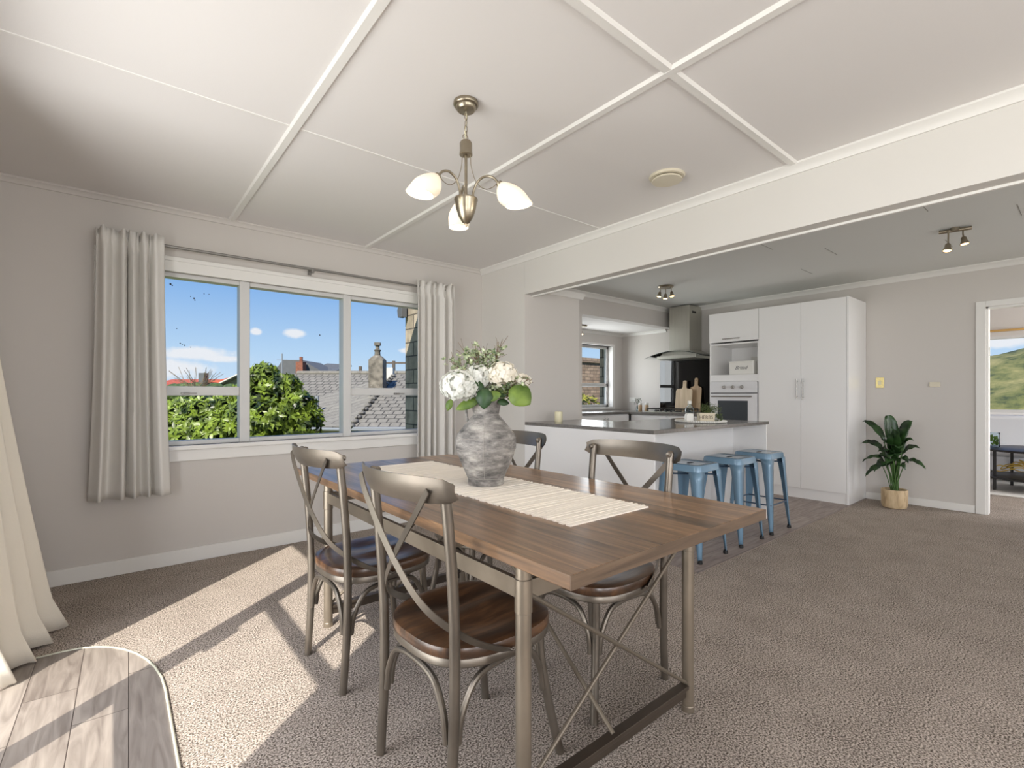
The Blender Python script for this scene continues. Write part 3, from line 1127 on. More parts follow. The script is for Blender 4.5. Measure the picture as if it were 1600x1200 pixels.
# ------------------------------------------------------------------ dining chairs
def make_chair(label):
    t = thing('dining_chair', label, 'chair', (0, 0, 0), 0, 'cross-back dining chairs around the table')
    hx, hy = .215, .19
    # seat: saddle-shaped wooden pad
    sm = MB()
    ns, nr = 56, 12
    def outl(a, rx=.224, ry=.222, e=2.9):
        c, s = cos(a), sin(a)
        # slightly narrower at the back
        x = rx * (abs(c) ** (2 / e)) * (1 if c > 0 else -1)
        y = ry * (abs(s) ** (2 / e)) * (1 if s > 0 else -1)
        y *= 1 - .08 * max(0, -x / rx)
        return x, y
    def dish(x, y):
        f = 0
        for yc in (-.085, .085):
            f += math.exp(-(((x + .005) / .105) ** 2 + ((y - yc) / .07) ** 2))
        return -.013 * min(f, 1.1) + .004 * math.exp(-((y / .03) ** 2) - ((x - .1) / .09) ** 2)
    zt = .462
    for j in range(nr):
        f = (j + 1) / nr
        for k in range(ns):
            x, y = outl(2 * pi * k / ns)
            x, y = x * f, y * f
            sm.v.append((x, y, zt + dish(x, y) * (1 if f < .95 else .3) - (.004 if j == nr - 1 else 0)))
    sm.v.append((0, 0, zt + dish(0, 0)))
    ctr = len(sm.v) - 1
    for k in range(ns):
        sm.f.append((ctr, k, (k + 1) % ns))
    for j in range(nr - 1):
        for k in range(ns):
            a = j * ns + k
            b = j * ns + (k + 1) % ns
            sm.f.append((a, a + ns, b + ns, b))
    base = (nr - 1) * ns
    prev = base
    for sc, z in ((1.012, zt - .012), (1.012, zt - .03), (.99, zt - .036)):
        st = len(sm.v)
        for k in range(ns):
            x, y = outl(2 * pi * k / ns)
            sm.v.append((x * sc, y * sc, z))
        for k in range(ns):
            sm.f.append((prev + k, st + k, st + (k + 1) % ns, prev + (k + 1) % ns))
        prev = st
    sm.f.append(tuple(prev + k for k in range(ns)))
    sm.build('seat', 'seatwood', t, ang=50)
    ring = MB()
    pr = [(.99, zt - .034), (1.0, zt - .037), (1.0, zt - .056), (.985, zt - .060), (.94, zt - .060), (.94, zt - .034)]
    st = len(ring.v)
    for sc, z in pr:
        for k in range(ns):
            x, y = outl(2 * pi * k / ns)
            ring.v.append((x * sc, y * sc, z))
    for i in range(len(pr)):
        for k in range(ns):
            a = i * ns + k
            b = i * ns + (k + 1) % ns
            c = ((i + 1) % len(pr)) * ns
            ring.f.append((a, b, c + (k + 1) % ns, c + k))
    ring.build('seat_frame', 'chairmetal', t, ang=40)
    # legs: rear legs run up into the back posts
    for s in (-1, 1):
        path = spline([(-hx, s * hy, 0), (-hx + .014, s * (hy + .002), .22), (-hx + .016, s * (hy + .006), .44), (-hx + .008, s * (hy + .010), .62), (-hx - .008, s * (hy + .012), .80), (-hx - .020, s * (hy + .012), .905)], 7)
        o = MB().tube(path, .0150, 14).ball((-hx - .020, s * (hy + .012), .905), .0152).build('leg', 'chairmetal', t)
        path = spline([(hx, s * hy, 0), (hx - .028, s * (hy - .02), .15), (hx - .05, s * (hy - .035), .30), (hx - .055, s * (hy - .04), .41)], 6)
        MB().tube(path, .0145, 14).build('leg', 'chairmetal', t)
    # bentwood-like arches between legs
    def arch(p, q, top):
        p = Vector(p)
        q = Vector(q)
        dz = Vector((0, 0, 1))
        pts = [p, p + dz * .07 + (q - p) * .035, p + (q - p) * .16 + dz * (top - .025), p + (q - p) * .32 + dz * (top - .004), (p + q) / 2 + dz * top, q + (p - q) * .32 + dz * (top - .004), q + (p - q) * .16 + dz * (top - .025), q + dz * .07 + (p - q) * .035, q]
        return MB().tube(spline([tuple(x) for x in pts], 6), .0098, 10)
    zb = .215
    rb, rf = (-hx + .012, hy - .004), (hx - .034, hy - .024)
    g = .022
    arch((rb[0] - .002, -rb[1] + g, zb), (rb[0] - .002, rb[1] - g, zb), .165).build('arch', 'chairmetal', t)
    arch((rf[0] + .002, -rf[1] + g, zb), (rf[0] + .002, rf[1] - g, zb), .165).build('arch', 'chairmetal', t)
    for s in (-1, 1):
        arch((rb[0] + g, s * rb[1], zb), (rf[0] - g, s * rf[1], zb), .165).build('arch', 'chairmetal', t)
    # curved top rail
    tr = MB()
    n = 20
    yl = .250
    for i in range(n + 1):
        s = -1 + 2 * i / n
        y = s * yl
        x = -hx - .020 - .074 * (1 - s * s)
        h = .037 * (1 - .25 * abs(s) ** 6) if abs(s) < 1 else .018
        lean = .010
        nx_ = Vector((-1, -s * .42, 0)).normalized()
        c = Vector((x, y, .901))
        prof = [(-h, 0.0), (-h * .55, .005), (0, .008), (h * .55, .005), (h, 0.0), (h, -.004), (h * .5, 0.0), (0, .002), (-h * .5, 0.0), (-h, -.004)]
        for (pz, po) in prof:
            v = c + nx_ * po + Vector((-lean * pz / .03, 0, pz))
            tr.v.append(tuple(v))
    m_ = 10
    for i in range(n):
        for k in range(m_):
            a = i * m_ + k
            b = i * m_ + (k + 1) % m_
            tr.f.append((a, b, b + m_, a + m_))
    tr.f.append(tuple(range(m_)))
    tr.f.append(tuple(n * m_ + k for k in range(m_)))
    tr.build('back_rail', 'chairmetal', t, ang=45)
    for s in (-1, 1):
        MB().lathe([(.0001, -.004), (.010, -.004), (.012, .003), (.010, .011), (.0001, .014)], (-hx - .008, s * (hy + .014), .905), 12, axis=(1, s * .3, 0)).build('back_bolt', 'chairmetal', t)
    # crossing flat straps that sweep down to the seat sides
    for s in (-1, 1):
        d = -.004 if s > 0 else .001
        pts = [(-hx - .064 + d, s * .188, .903), (-hx - .066 + d, s * .135, .835), (-hx - .056 + d, 0, .69), (-hx - .022 + d, -s * .115, .572), (-hx + .055, -s * .195, .492), (-hx + .145, -s * .224, .444), (-hx + .20, -s * .228, .426)]
        MB().tube(spline(pts, 7), 0, flat=(.023, .0035), up=(-1, 0, .25)).build('back_strap', 'chairmetal', t, ang=30)
    return t


c0 = make_chair('bronze cross-back chair at the near left of the table, the one nearest the camera')
c0.location = (.884, 1.283, 0)
c0.rotation_euler = (0, 0, radians(2.5))
dup(c0, (.888, 2.045, 0), radians(2.5), 'bronze cross-back chair on the window side of the table, below the dining window')
dup(c0, (1.507, 1.310, 0), pi, 'bronze cross-back chair on the kitchen side of the table, nearest the bar stools')
dup(c0, (1.512, 2.095, 0), pi, 'bronze cross-back chair on the kitchen side, partly hidden behind the grey vase')

# ------------------------------------------------------------------ vase and flowers
VX, VY = 1.227, 1.664
vz = TZ + .005
vs_ = thing('vase', 'large weathered grey clay urn standing on the table runner', 'vase', (VX, VY, vz))
vp = [(.074, 0), (.077, .004), (.0765, .026), (.079, .031), (.088, .052), (.105, .088), (.119, .125), (.1275, .152), (.1285, .172), (.1275, .198), (.119, .216), (.100, .240), (.076, .268), (.060, .287), (.054, .294), (.055, .300), (.060, .325), (.067, .357), (.071, .362), (.066, .364), (.056, .335), (.050, .30), (.06, .28), (.11, .19), (.07, .03), (.0001, .02)]
MB().lathe(vp, (0, 0, 0), 64).build('body', 'vase', vs_, ang=40)
hd = Vector((-.62, .78, 0))
P = [Vector((0, 0, .335)) + hd * .060, Vector((0, 0, .342)) + hd * .078, Vector((0, 0, .318)) + hd * .088, Vector((0, 0, .285)) + hd * .086, Vector((0, 0, .262)) + hd * .080]
MB().tube(spline([tuple(p) for p in P], 6), .006, 8).build('handle', 'vase', vs_)
band = MB()
for z, r in ((.198, .1276), (.152, .1276), (.030, .0785), (.294, .0545)):
    band.lathe([(r, z - .001), (r + .001, z), (r, z + .001)], (0, 0, 0), 64, cap=False)
for a in (-1.0, .15, 2.2, 4.0):
    pth = [(r * 1.004 * cos(a), r * 1.004 * sin(a), z) for r, z in vp[3:14]]
    band.tube(pth, .0009, 6)
band.build('seam', mat('pale_seam', (158, 153, 147), .8), vs_)

Rv = Vector((sin(radians(50.53)), -cos(radians(50.53)), 0))   # axis across the table as the bouquet is arranged
Fv = Vector((cos(radians(50.53)), sin(radians(50.53)), 0))
NECK = Vector((VX, VY, vz + .33))


def hydrangea(label, l, d, z, rad, m, seed, leaves):
    rr = random.Random(seed)
    c = NECK + Rv * l + Fv * d + Vector((0, 0, z))
    t = thing('hydrangea', label, 'flower', tuple(NECK), 0, None)
    rel = c - NECK
    mb = MB()
    nf = int(190 * (rad / .066) ** 2)
    for i in range(nf):
        th = math.acos(1 - 2 * (i + .5) / nf)
        ph = i * 2.39996
        n = Vector((sin(th) * cos(ph), sin(th) * sin(ph), cos(th)))
        if n.dot(Vector((0, 0, 1))) < -.8:
            continue
        n = (n + Vector((rr.uniform(-.35, .35), rr.uniform(-.35, .35), rr.uniform(-.35, .35)))).normalized()
        p = rel + Vector((n.x, n.y, n.z * .82)) * rad * rr.uniform(.80, 1.05)
        q = n.orthogonal().normalized()
        w_ = n.cross(q)
        a0 = rr.uniform(0, 6.3)
        for k in range(4):
            a = a0 + k * pi / 2
            dirn = (q * cos(a) + w_ * sin(a) + n * rr.uniform(.05, .5)).normalized()
            mb.leaf(p, dirn, n, rr.uniform(.011, .016), .0135, .2, 3, .15)
    mb.ball(tuple(rel), rad * .66, 14, 10, (1, 1, .82))
    mb.build('bloom', m, t, ang=60, fix=False)
    MB().tube(spline([(rel.x * .02, rel.y * .02, -.14), tuple(rel * .35 + Vector((0, 0, .0))), tuple(rel)], 5), .003, 6).build('stem', 'stem', t)
    for (ll, ld, lz, ln, wd, lm, dd) in leaves:
        lf = MB()
        b = Rv * ll + Fv * ld + Vector((0, 0, lz))
        dirn = Rv * dd[0] + Fv * dd[1] + Vector((0, 0, dd[2]))
        lf.leaf(tuple(b), dirn, -Fv + Vector((0, 0, .35)), ln, wd, .15, 8, .12)
        lf.build('leaf', lm, t, ang=70, solid=.0008, fix=False)
    return t


hydrangea('white hydrangea leaning out over the left side of the grey urn', -.108, -.045, .085, .080, 'petal', 11,
          [(-.02, -.055, .03, .11, .045, 'flleaf', (-.95, -.2, -.35)), (-.14, -.06, .03, .05, .03, 'flleaf', (-.35, -.2, -1))])
hydrangea('white hydrangea between the other blooms, behind the dark green leaf', -.03, .0, .125, .060, 'petal', 12,
          [(.0, -.07, .075, .085, .07, 'flleafd', (-.05, -.25, -1)), (-.01, -.055, .055, .07, .05, 'flleafd', (-.5, -.1, .6))])
hydrangea('cream hydrangea standing highest at the centre of the bouquet', .070, -.01, .132, .066, 'petalc', 13,
          [(.01, -.07, .035, .06, .045, 'flleaf', (.75, -.3, .25)), (.05, -.05, .045, .05, .03, 'flleafd', (.9, -.2, .3))])
hydrangea('peach-cream hydrangea at the right of the bouquet above the broad green leaf', .152, .01, .105, .040, 'petalc', 14,
          [(.105, -.06, .075, .105, .100, 'flleaf', (.72, -.3, -.55)), (.05, -.05, .02, .05, .03, 'flleafd', (.9, -.1, -.1))])


def sprig(label, l, z, d, seed, n=42, m='varieg', bare=.25):
    rr = random.Random(seed)
    t = thing('leafy_sprig', label, 'sprig', tuple(NECK), 0, 'leafy sprigs in the grey urn')
    end = Rv * l + Fv * d + Vector((0, 0, z))
    mid = end * .5 + Vector((0, 0, .03))
    path = spline([(0, 0, -.12), (end.x * .1, end.y * .1, .0), tuple(mid), tuple(end)], 8)
    tw = MB().tube(path, [.0028 - .0018 * i / (len(path) - 1) for i in range(len(path))], 6)
    lf = MB()
    for i in range(n):
        u = rr.uniform(.45, .97)
        p = Vector(path[int(u * (len(path) - 1))])
        dv = Vector((rr.uniform(-1, 1), rr.uniform(-1, 1), rr.uniform(-.3, 1.1))).normalized()
        q = p + dv * rr.uniform(.012, .048)
        if i % 2 == 0:
            tw.tube([tuple(p), tuple(q + dv * rr.uniform(0, .02))], .0008, 4)
        for k in range(3):
            dd = Vector((rr.uniform(-1, 1), rr.uniform(-1, 1), rr.uniform(-.5, 1))).normalized()
            lf.leaf(tuple(q), dd, (rr.uniform(-1, 1), rr.uniform(-1, 1), 1), rr.uniform(.012, .020), .014, .1, 3, .1)
    for i in range(int(8 * bare * 4)):
        p = Vector(path[int(rr.uniform(.7, 1) * (len(path) - 1))])
        dv = (end.normalized() + Vector((rr.uniform(-.8, .8), rr.uniform(-.8, .8), rr.uniform(0, .6)))).normalized()
        tw.tube([tuple(p), tuple(p + dv * rr.uniform(.03, .07))], .0009, 4)
    tw.build('twig', 'twig', t, ang=60)
    lf.build('foliage', m, t, ang=60, fix=False)
    return t


sprig('variegated sprig reaching furthest left above the white hydrangea', -.16, .195, .03, 21, 80)
sprig('variegated sprig with a bare tip, second from the left in the urn', -.105, .25, .05, 22, 60)
sprig('wispy variegated sprig standing behind the white blooms', -.055, .245, .02, 23, 60)
sprig('upright variegated sprig just left of the bouquet centre', -.005, .24, .04, 24, 70)
sprig('tall sprig with brown twigs and a yellow-green tip right of centre', .06, .26, .03, 25, 56, 'varieg', .6)
sprig('low twiggy sprig pointing far right over the broad green leaf', .175, .085, -.02, 26, 60, 'varieg', .8)
sprig('short dark sprig hanging over the right lip of the urn', .105, .03, -.05, 27, 40, 'herb')

# ------------------------------------------------------------------ chandelier
CX, CY = 1.171, 1.733
ch = thing('chandelier', 'three-arm brushed nickel chandelier with lit opal glass shades', 'ceiling lamp', (CX, CY, CH))
MB().lathe([(.053, 0), (.054, -.012), (.050, -.018), (.044, -.020), (.042, -.030), (.036, -.036), (.008, -.038), (.0001, -.040)], (0, 0, 0), 40).build('canopy', 'nickel', ch, ang=40)
chn = MB()
z = -.045
i = 0
while z > -.135:
    pts = []
    for k in range(17):
        a = 2 * pi * k / 16
        x, zz = .0065 * cos(a), .017 * sin(a)
        pts.append((x, 0, z - .017 + zz) if i % 2 == 0 else (0, x, z - .017 + zz))
    chn.tube(pts, .0018, 6, cap=False)
    z -= .026
    i += 1
pts = [(.013 * cos(2 * pi * k / 20), .004, -.150 + .014 * sin(2 * pi * k / 20)) for k in range(21)]
chn.tube(pts, .0022, 6, cap=False)
chn.build('chain', 'nickel', ch)
MB().tube(spline([(0, 0, -.04), (.006, .004, -.08), (-.005, 0, -.12), (0, 0, -.165)], 6), .0022, 6).build('cord', 'cream', ch)
MB().lathe([(.006, -.162), (.008, -.166), (.022, -.168), (.0265, -.176), (.0265, -.214), (.028, -.216), (.028, -.226), (.020, -.228), (.0001, -.222)], (0, 0, 0), 32).build('cap', 'nickel', ch, ang=40)
MB().tube([(0, 0, -.22), (0, 0, -.425)], .0065, 14).build('pole', 'nickel', ch)
MB().lathe([(.0001, -.41), (.046, -.412), (.050, -.414), (.051, -.420), (.047, -.428), (.043, -.455), (.032, -.490), (.016, -.516), (.006, -.522), (.0065, -.528), (.004, -.534), (.0001, -.536)], (0, 0, 0), 40).build('bowl', 'nickel', ch, ang=40)
for k, ang in enumerate((104, -12, -136)):
    a = radians(ang)
    dv = Rv * cos(a) + Fv * sin(a)
    P = lambda r, z: tuple(dv * r + Vector((0, 0, z)))
    arm = spline([P(.030, -.42), P(.034, -.385), P(.052, -.345), P(.088, -.325), P(.122, -.335), P(.145, -.362)], 7)
    am = MB().tube(arm, .0052, 12).build('arm', 'nickel', ch)
    MB().tube(spline([P(.020, -.225), P(.024, -.28), P(.046, -.345), P(.082, -.378), P(.115, -.376), P(.140, -.358)], 7), .0017, 6).build('wire', 'nickel', ch)
    ax = (dv * .66 + Vector((0, 0, -.75))).normalized()
    tip = Vector(P(.142, -.356))
    MB().lathe([(.008, 0), (.014, .004), (.015, .016), (.012, .022)], tuple(tip), 20, axis=tuple(ax)).build('lamp_holder', 'nickel', ch, ang=40)
    # tulip shade with slanting mouth
    sh = MB()
    seg, rings = 36, 14
    q = ax.to_track_quat('Z', 'Y')
    side = Vector((0, 0, 1)) - ax * ax.z
    side.normalize()
    base = tip + ax * .016
    for jj in range(rings + 1):
        t = jj / rings
        for kk in range(seg):
            aa = 2 * pi * kk / seg
            n = q @ Vector((cos(aa), sin(aa), 0))
            up = n.dot(side)
            ln = .122 + .034 * up          # longer on the outer side, so the mouth is cut on a slant
            r = .015 + .036 * sin(min(1, t * 1.5) * pi / 2) ** .8 - .006 * max(0, t - .6) * 2.5
            sh.v.append(tuple(base + ax * ln * t + n * r))
    for jj in range(rings):
        for kk in range(seg):
            aa = jj * seg + kk
            bb = jj * seg + (kk + 1) % seg
            sh.f.append((aa, bb, bb + seg, aa + seg))
    sh.build('lamp_shade', 'shade', ch, ang=80, solid=.003)
    MB().ball(tuple(base + ax * .055), .020, 14, 10).build('bulb', 'bulb', ch)
    lw = Vector((CX, CY, CH)) + base + ax * .105
    lamp('chandelier_light', 'POINT', tuple(lw), 1.3, (1, .88, .72), shadow_soft_size=.04)

# ceiling vent
vt = thing('ceiling_vent', 'round cream ceiling vent with a dropped disc cover', 'vent', (2.454, 1.583, CH))
MB().lathe([(.098, 0), (.100, -.004), (.094, -.012), (.078, -.014), (.070, -.004), (.0001, -.003)], (0, 0, 0), 48).build('rim', 'cplastic', vt, ang=30)
MB().lathe([(.0001, -.016), (.070, -.016), (.082, -.020), (.085, -.027), (.082, -.030), (.004, -.034), (.0001, -.034)], (.0, 0, 0), 48).build('cover', 'cplastic', vt, ang=30)
MB().lathe([(.02, -.018), (.02, -.002)], (0, 0, 0), 16).build('spindle', 'black', vt)


# kitchen ceiling spotlights
def spotlight(label, x, y, z, heads, bar=None):
    t = thing('spotlight', label, 'ceiling spotlight', (x, y, z))
    if bar:
        MB().tube([(-bar[0], -bar[1], -.018), (bar[0], bar[1], -.018)], .014, 16).lathe([(.03, 0), (.03, -.02), (.02, -.024)], (0, 0, 0), 20).build('base', 'nickel', t, ang=40)
    else:
        MB().lathe([(.085, 0), (.088, -.010), (.078, -.022), (.02, -.026), (.0001, -.026)], (0, 0, 0), 36).build('base', 'nickel', t, ang=40)
    for (hx, hy, dx, dy, drop) in heads:
        ax = Vector((dx, dy, -1)).normalized()
        top = Vector((hx, hy, -.022))
        j = Vector((hx + dx * .02, hy + dy * .02, -.022 - drop))
        MB().tube([tuple(top), (hx, hy, -.022 - drop * .6), tuple(j)], .005, 8).build('arm', 'nickel', t)
        h = MB().lathe([(.010, 0), (.017, .008), (.019, .03), (.021, .034), (.028, .055), (.0285, .060), (.026, .060), (.012, .045), (.0001, .044)], tuple(j), 24, axis=tuple(ax)).build('lamp_head', 'nickel', t, ang=40)
        b = MB().lathe([(.0001, .0575), (.0235, .0575), (.0235, .052)], tuple(j), 20, axis=tuple(ax)).build('bulb', 'spot', t)
        p = Vector((x, y, z)) + j + ax * .075
        lamp('spotlight_light', 'SPOT', tuple(p), 5, (1, .84, .62), tuple(ax), spot_size=radians(110), spot_blend=.8, shadow_soft_size=.025)
    return t


spotlight('round three-lamp spotlight on the kitchen ceiling near the range hood', 4.925, 3.193, CH, [(-.045, .04, -.25, .1, .045), (.02, -.06, -.1, -.2, .05), (-.03, -.02, -.1, 0, .075)])
spotlight('two-lamp spotlight bar on the kitchen ceiling near the lounge doorway', 4.886, .698, CH, [(-.05, .03, -.25, .05, .10), (.03, -.04, -.1, -.15, .05)], (.02, -.09))
spotlight('small spotlight on the lower nook ceiling by the kitchen window', 5.12, 4.68, NZ, [(.0, .0, -.2, -.25, .055)])

# ------------------------------------------------------------------ peninsula
PX, PY = 2.882, 1.958
bt_ = MB().prism([(PX, PY), (4.70, PY), (4.70, 2.85), (3.603, 2.85), (3.603, BEND), (PX, BEND)], .028, 'z', .872)
o = bt_.build('peninsula_worktop', 'bench', bevel=.003)
tag(o, 'grey stone-look worktop of the white breakfast peninsula', 'worktop')
pc = thing('peninsula_cabinet', 'white panelled cabinet under the grey breakfast peninsula top', 'cabinet', (3.8, 2.6, 0))
ox, oy = 3.8, 2.6
MB().box(PX - ox, PY + .001 - oy, .004, PX + .018 - ox, BEND - oy, .872).build('end_panel', 'vinylwhite', pc, bevel=.001)
MB().box(4.652 - ox, PY + .004 - oy, .004, 4.67 - ox, 2.80 - oy, .872).build('end_panel', 'vinylwhite', pc, bevel=.001)
MB().box(PX + .018 - ox, 2.27 - oy, .004, 4.652 - ox, 2.79 - oy, .871).build('body', 'vinylwhite', pc)
MB().box(PX + .018 - ox, 2.79 - oy, .004, 3.58 - ox, BEND - .002 - oy, .871).build('body', 'vinylwhite', pc)

# candle
cd = thing('candle', 'cream pillar candle on the peninsula worktop by the nib wall', 'candle', (3.135, 3.14, .90))
MB().lathe([(.034, 0), (.036, .003), (.036, .088), (.034, .092), (.015, .088), (.0001, .086)], (0, 0, 0), 32).build('wax', 'cream', cd, ang=40)
MB().tube([(0, 0, .084), (.001, 0, .098)], .001, 6).build('wick', 'rubber', cd)

# tray group
ty = thing('serving_tray', 'round white beaded tray on the peninsula worktop', 'tray', (4.08, 2.29, .90))
tm = MB().lathe([(.0001, .004), (.19, .004), (.20, .006), (.205, .016), (.212, .018), (.212, .004), (.205, .0), (.0001, 0)], (0, 0, 0), 56)
tm.build('base', 'whitecer', ty, ang=35)
bd = MB()
for k in range(72):
    a = 2 * pi * k / 72
    bd.ball((.213 * cos(a), .213 * sin(a), .012), .009, 8, 6)
bd.build('beaded_rim', 'whitecer', ty)
T0 = Vector((4.08, 2.29, .904))


def ontray(l, d):
    return tuple(T0 + Rv * l + Fv * d)


bo = thing('glass_bottle', 'clear glass bottle with a white stopper standing at the left of the tray', 'bottle', ontray(-.075, .06))
MB().lathe([(.0001, .002), (.036, .002), (.038, .008), (.038, .105), (.034, .122), (.016, .140), (.0135, .150), (.0135, .165)], (0, 0, 0), 28, cap=False).build('body', 'clear', bo, ang=60, solid=.003)
MB().lathe([(.015, .158), (.017, .160), (.017, .185), (.014, .188), (.0001, .188)], (0, 0, 0), 20).build('stopper', 'whitecer', bo, ang=40)
hb = MB()
hb.prism([(-.045, 0), (.028, 0), (.024, .075), (-.032, .078), (-.042, .06)], .05, 'y', -.025)
ho = hb.build('ceramic_block', 'whitecer', bevel=.008, seg=3)
ho.location = ontray(-.10, -.02)
ho.rotation_euler = (0, 0, -radians(90 - 50.53))
tag(ho, 'small white ceramic block ornament in front of the glass bottle', 'ornament')
hp = thing('herb_planter', 'cream box planter lettered HERBS with a bushy herb on the tray', 'planter', ontray(.03, -.05), -radians(90 - 50.53))
MB().prism([(-.062, 0), (.062, 0), (.070, .082), (-.070, .082)], .07, 'y', -.035).build('box', 'tanbox', hp, bevel=.003)


def text(name, s, size, m, parent, loc, rot, shear=0, ext=.0006, spacing=1):
    cu = bpy.data.curves.new(name, 'FONT')
    cu.body = s
    cu.size = size
    cu.extrude = ext
    cu.shear = shear
    cu.space_character = spacing
    cu.align_x = 'CENTER'
    cu.align_y = 'CENTER'
    cu.materials.append(M[m])
    tmp = bpy.data.objects.new('tmp_text', cu)
    COL.objects.link(tmp)
    bpy.context.view_layer.update()
    me = bpy.data.meshes.new_from_object(tmp.evaluated_get(bpy.context.evaluated_depsgraph_get()))
    bpy.data.objects.remove(tmp, do_unlink=True)
    me.name = name
    o = bpy.data.objects.new(name, me)
    COL.objects.link(o)
    o.parent = parent
    o.location = loc
    o.rotation_euler = rot
    return o


text('lettering', 'HERBS', .042, 'ink', hp, (-.012, -.0362, .042), (radians(90), 0, 0))
hf = MB()
rr = random.Random(31)
for i in range(260):
    b = Vector((rr.uniform(-.03, .06), rr.uniform(-.02, .03), .075))
    d = Vector((rr.uniform(-.5, 1.3), rr.uniform(-.7, .7), rr.uniform(.2, 1.1))).normalized()
    ln = rr.uniform(.02, .10)
    p = b + d * ln
    if p.z < .01:
        p.z = .01
    for k in range(3):
        dd = Vector((rr.uniform(-1, 1), rr.uniform(-1, 1), rr.uniform(-.2, 1))).normalized()
        hf.leaf(tuple(p), dd, (0, 0, 1), rr.uniform(.010, .018), .007, .2, 3)
    if i % 3 == 0:
        hf.tube([tuple(b), tuple(p)], .0009, 4)
for i in range(120):
    p = Vector((rr.uniform(.06, .13), rr.uniform(-.05, .05), rr.uniform(.008, .07)))
    for k in range(3):
        dd = Vector((rr.uniform(-1, 1), rr.uniform(-1, 1), rr.uniform(-.2, 1))).normalized()
        hf.leaf(tuple(p), dd, (0, 0, 1), rr.uniform(.010, .018), .007, .2, 3)
hf.build('foliage', 'herb', hp, fix=False, ang=60)


# ------------------------------------------------------------------ bar stools
def make_stool(label):
    t = thing('bar_stool', label, 'stool', (0, 0, 0), 0, 'blue metal bar stools at the peninsula')
    SH, hs, hf_ = .655, .152, .185
    # seat pan: rounded square with a dished top, rolled skirt and slot
    s = MB()
    def rsq(h, r, n=5):
        out = []
        for cx, cy, a0 in ((h - r, h - r, 0), (-h + r, h - r, 90), (-h + r, -h + r, 180), (h - r, -h + r, 270)):
            for k in range(n + 1):
                a = radians(a0 + 90 * k / n)
                out.append((cx + r * cos(a), cy + r * sin(a)))
        return out
    lv = [(.05, .02, SH - .006), (.12, .03, SH - .005), (hs - .014, .035, SH), (hs - .004, .04, SH - .004), (hs, .042, SH - .014), (hs + .004, .042, SH - .048), (hs + .001, .042, SH - .050), (hs - .004, .042, SH - .016)]
    n = 24
    for h, r, z in lv:
        for x, y in rsq(h, r):
            s.v.append((x, y, z))
    for i in range(len(lv) - 1):
        for k in range(n):
            a = i * n + k
            b = i * n + (k + 1) % n
            s.f.append((a, b, b + n, a + n))
    s.f.append(tuple(range(n)))
    s.build('seat', 'blue', t, ang=40)
    slot = MB().prism(rsq(.03, .012), .002, 'z', SH - .006)
    slot.v = [(v[0], v[1] * .42, v[2]) for v in slot.v]
    slot.build('seat_slot', 'rubber', t)
    for ix in (-1, 1):
        for iy in (-1, 1):
            # folded sheet leg: an L-section tapering to the foot
            lg = MB()
            rows = []
            for z, wd in ((SH - .045, .078), (SH - .10, .066), (.40, .050), (.20, .036), (.06, .024), (.02, .022)):
                f = 1 - z / SH
                cx = hs + (hf_ - hs) * f
                X, Y = ix * cx, iy * cx
                if z < .1:
                    X += ix * .002
                a = (X - ix * wd, Y)
                r0 = (X - ix * .012, Y)
                r1 = (X, Y - iy * .012)
                b = (X, Y - iy * wd)
                q = [a, r0, r1, b]
                rows.append([(p[0], p[1], z) for p in q])
            for r in rows:
                lg.v += r
            for i in range(len(rows) - 1):
                for k in range(3):
                    lg.f.append((i * 4 + k, i * 4 + k + 1, i * 4 + k + 5, i * 4 + k + 4))
            l = lg.build('leg', 'blue', t, ang=50, solid=.003)
            MB().lathe([(.015, 0), (.017, .003), (.015, .022), (.010, .026)], (ix * (hf_ - .010), iy * (hf_ - .010), 0), 14).build('foot_cap', 'rubber', l)
    z = .235
    c = hs + (hf_ - hs) * (1 - z / SH) - .006
    for a, b in (((-c, -c), (c, -c)), ((c, -c), (c, c)), ((c, c), (-c, c)), ((-c, c), (-c, -c))):
        MB().tube([(a[0], a[1], z), (b[0], b[1], z)], .006, 8).build('foot_rail', 'blued', t)
    z = SH - .085
    c = hs - .004
    for a, b in (((-c, -c), (c, c)), ((c, -c), (-c, c))):
        MB().tube([(a[0], a[1], z), (b[0], b[1], z)], .006, 8).build('brace', 'blued', t)
    return t


s0 = make_stool('light blue metal bar stool furthest from the white tall cupboards')
s0.location = (3.235, 1.895, .004)
dup(s0, (3.80, 1.885, .004), 0, 'blue metal bar stool in the middle of the three at the peninsula')
dup(s0, (4.315, 1.88, .004), 0, 'blue metal bar stool closest to the white tall cupboards')

# ------------------------------------------------------------------ tall cupboards
KX = 5.882
oc = thing('oven_cabinet', 'white tall cabinet housing the wall oven and an open niche', 'cabinet', (KX, 2.868, 0))


def cb(x0, y0, z0, x1, y1, z1):     # box in coordinates of the cupboard run (front plane at KX)
    return MB().box(x0, y0 - 2.868, z0, x1, y1 - 2.868, z1)


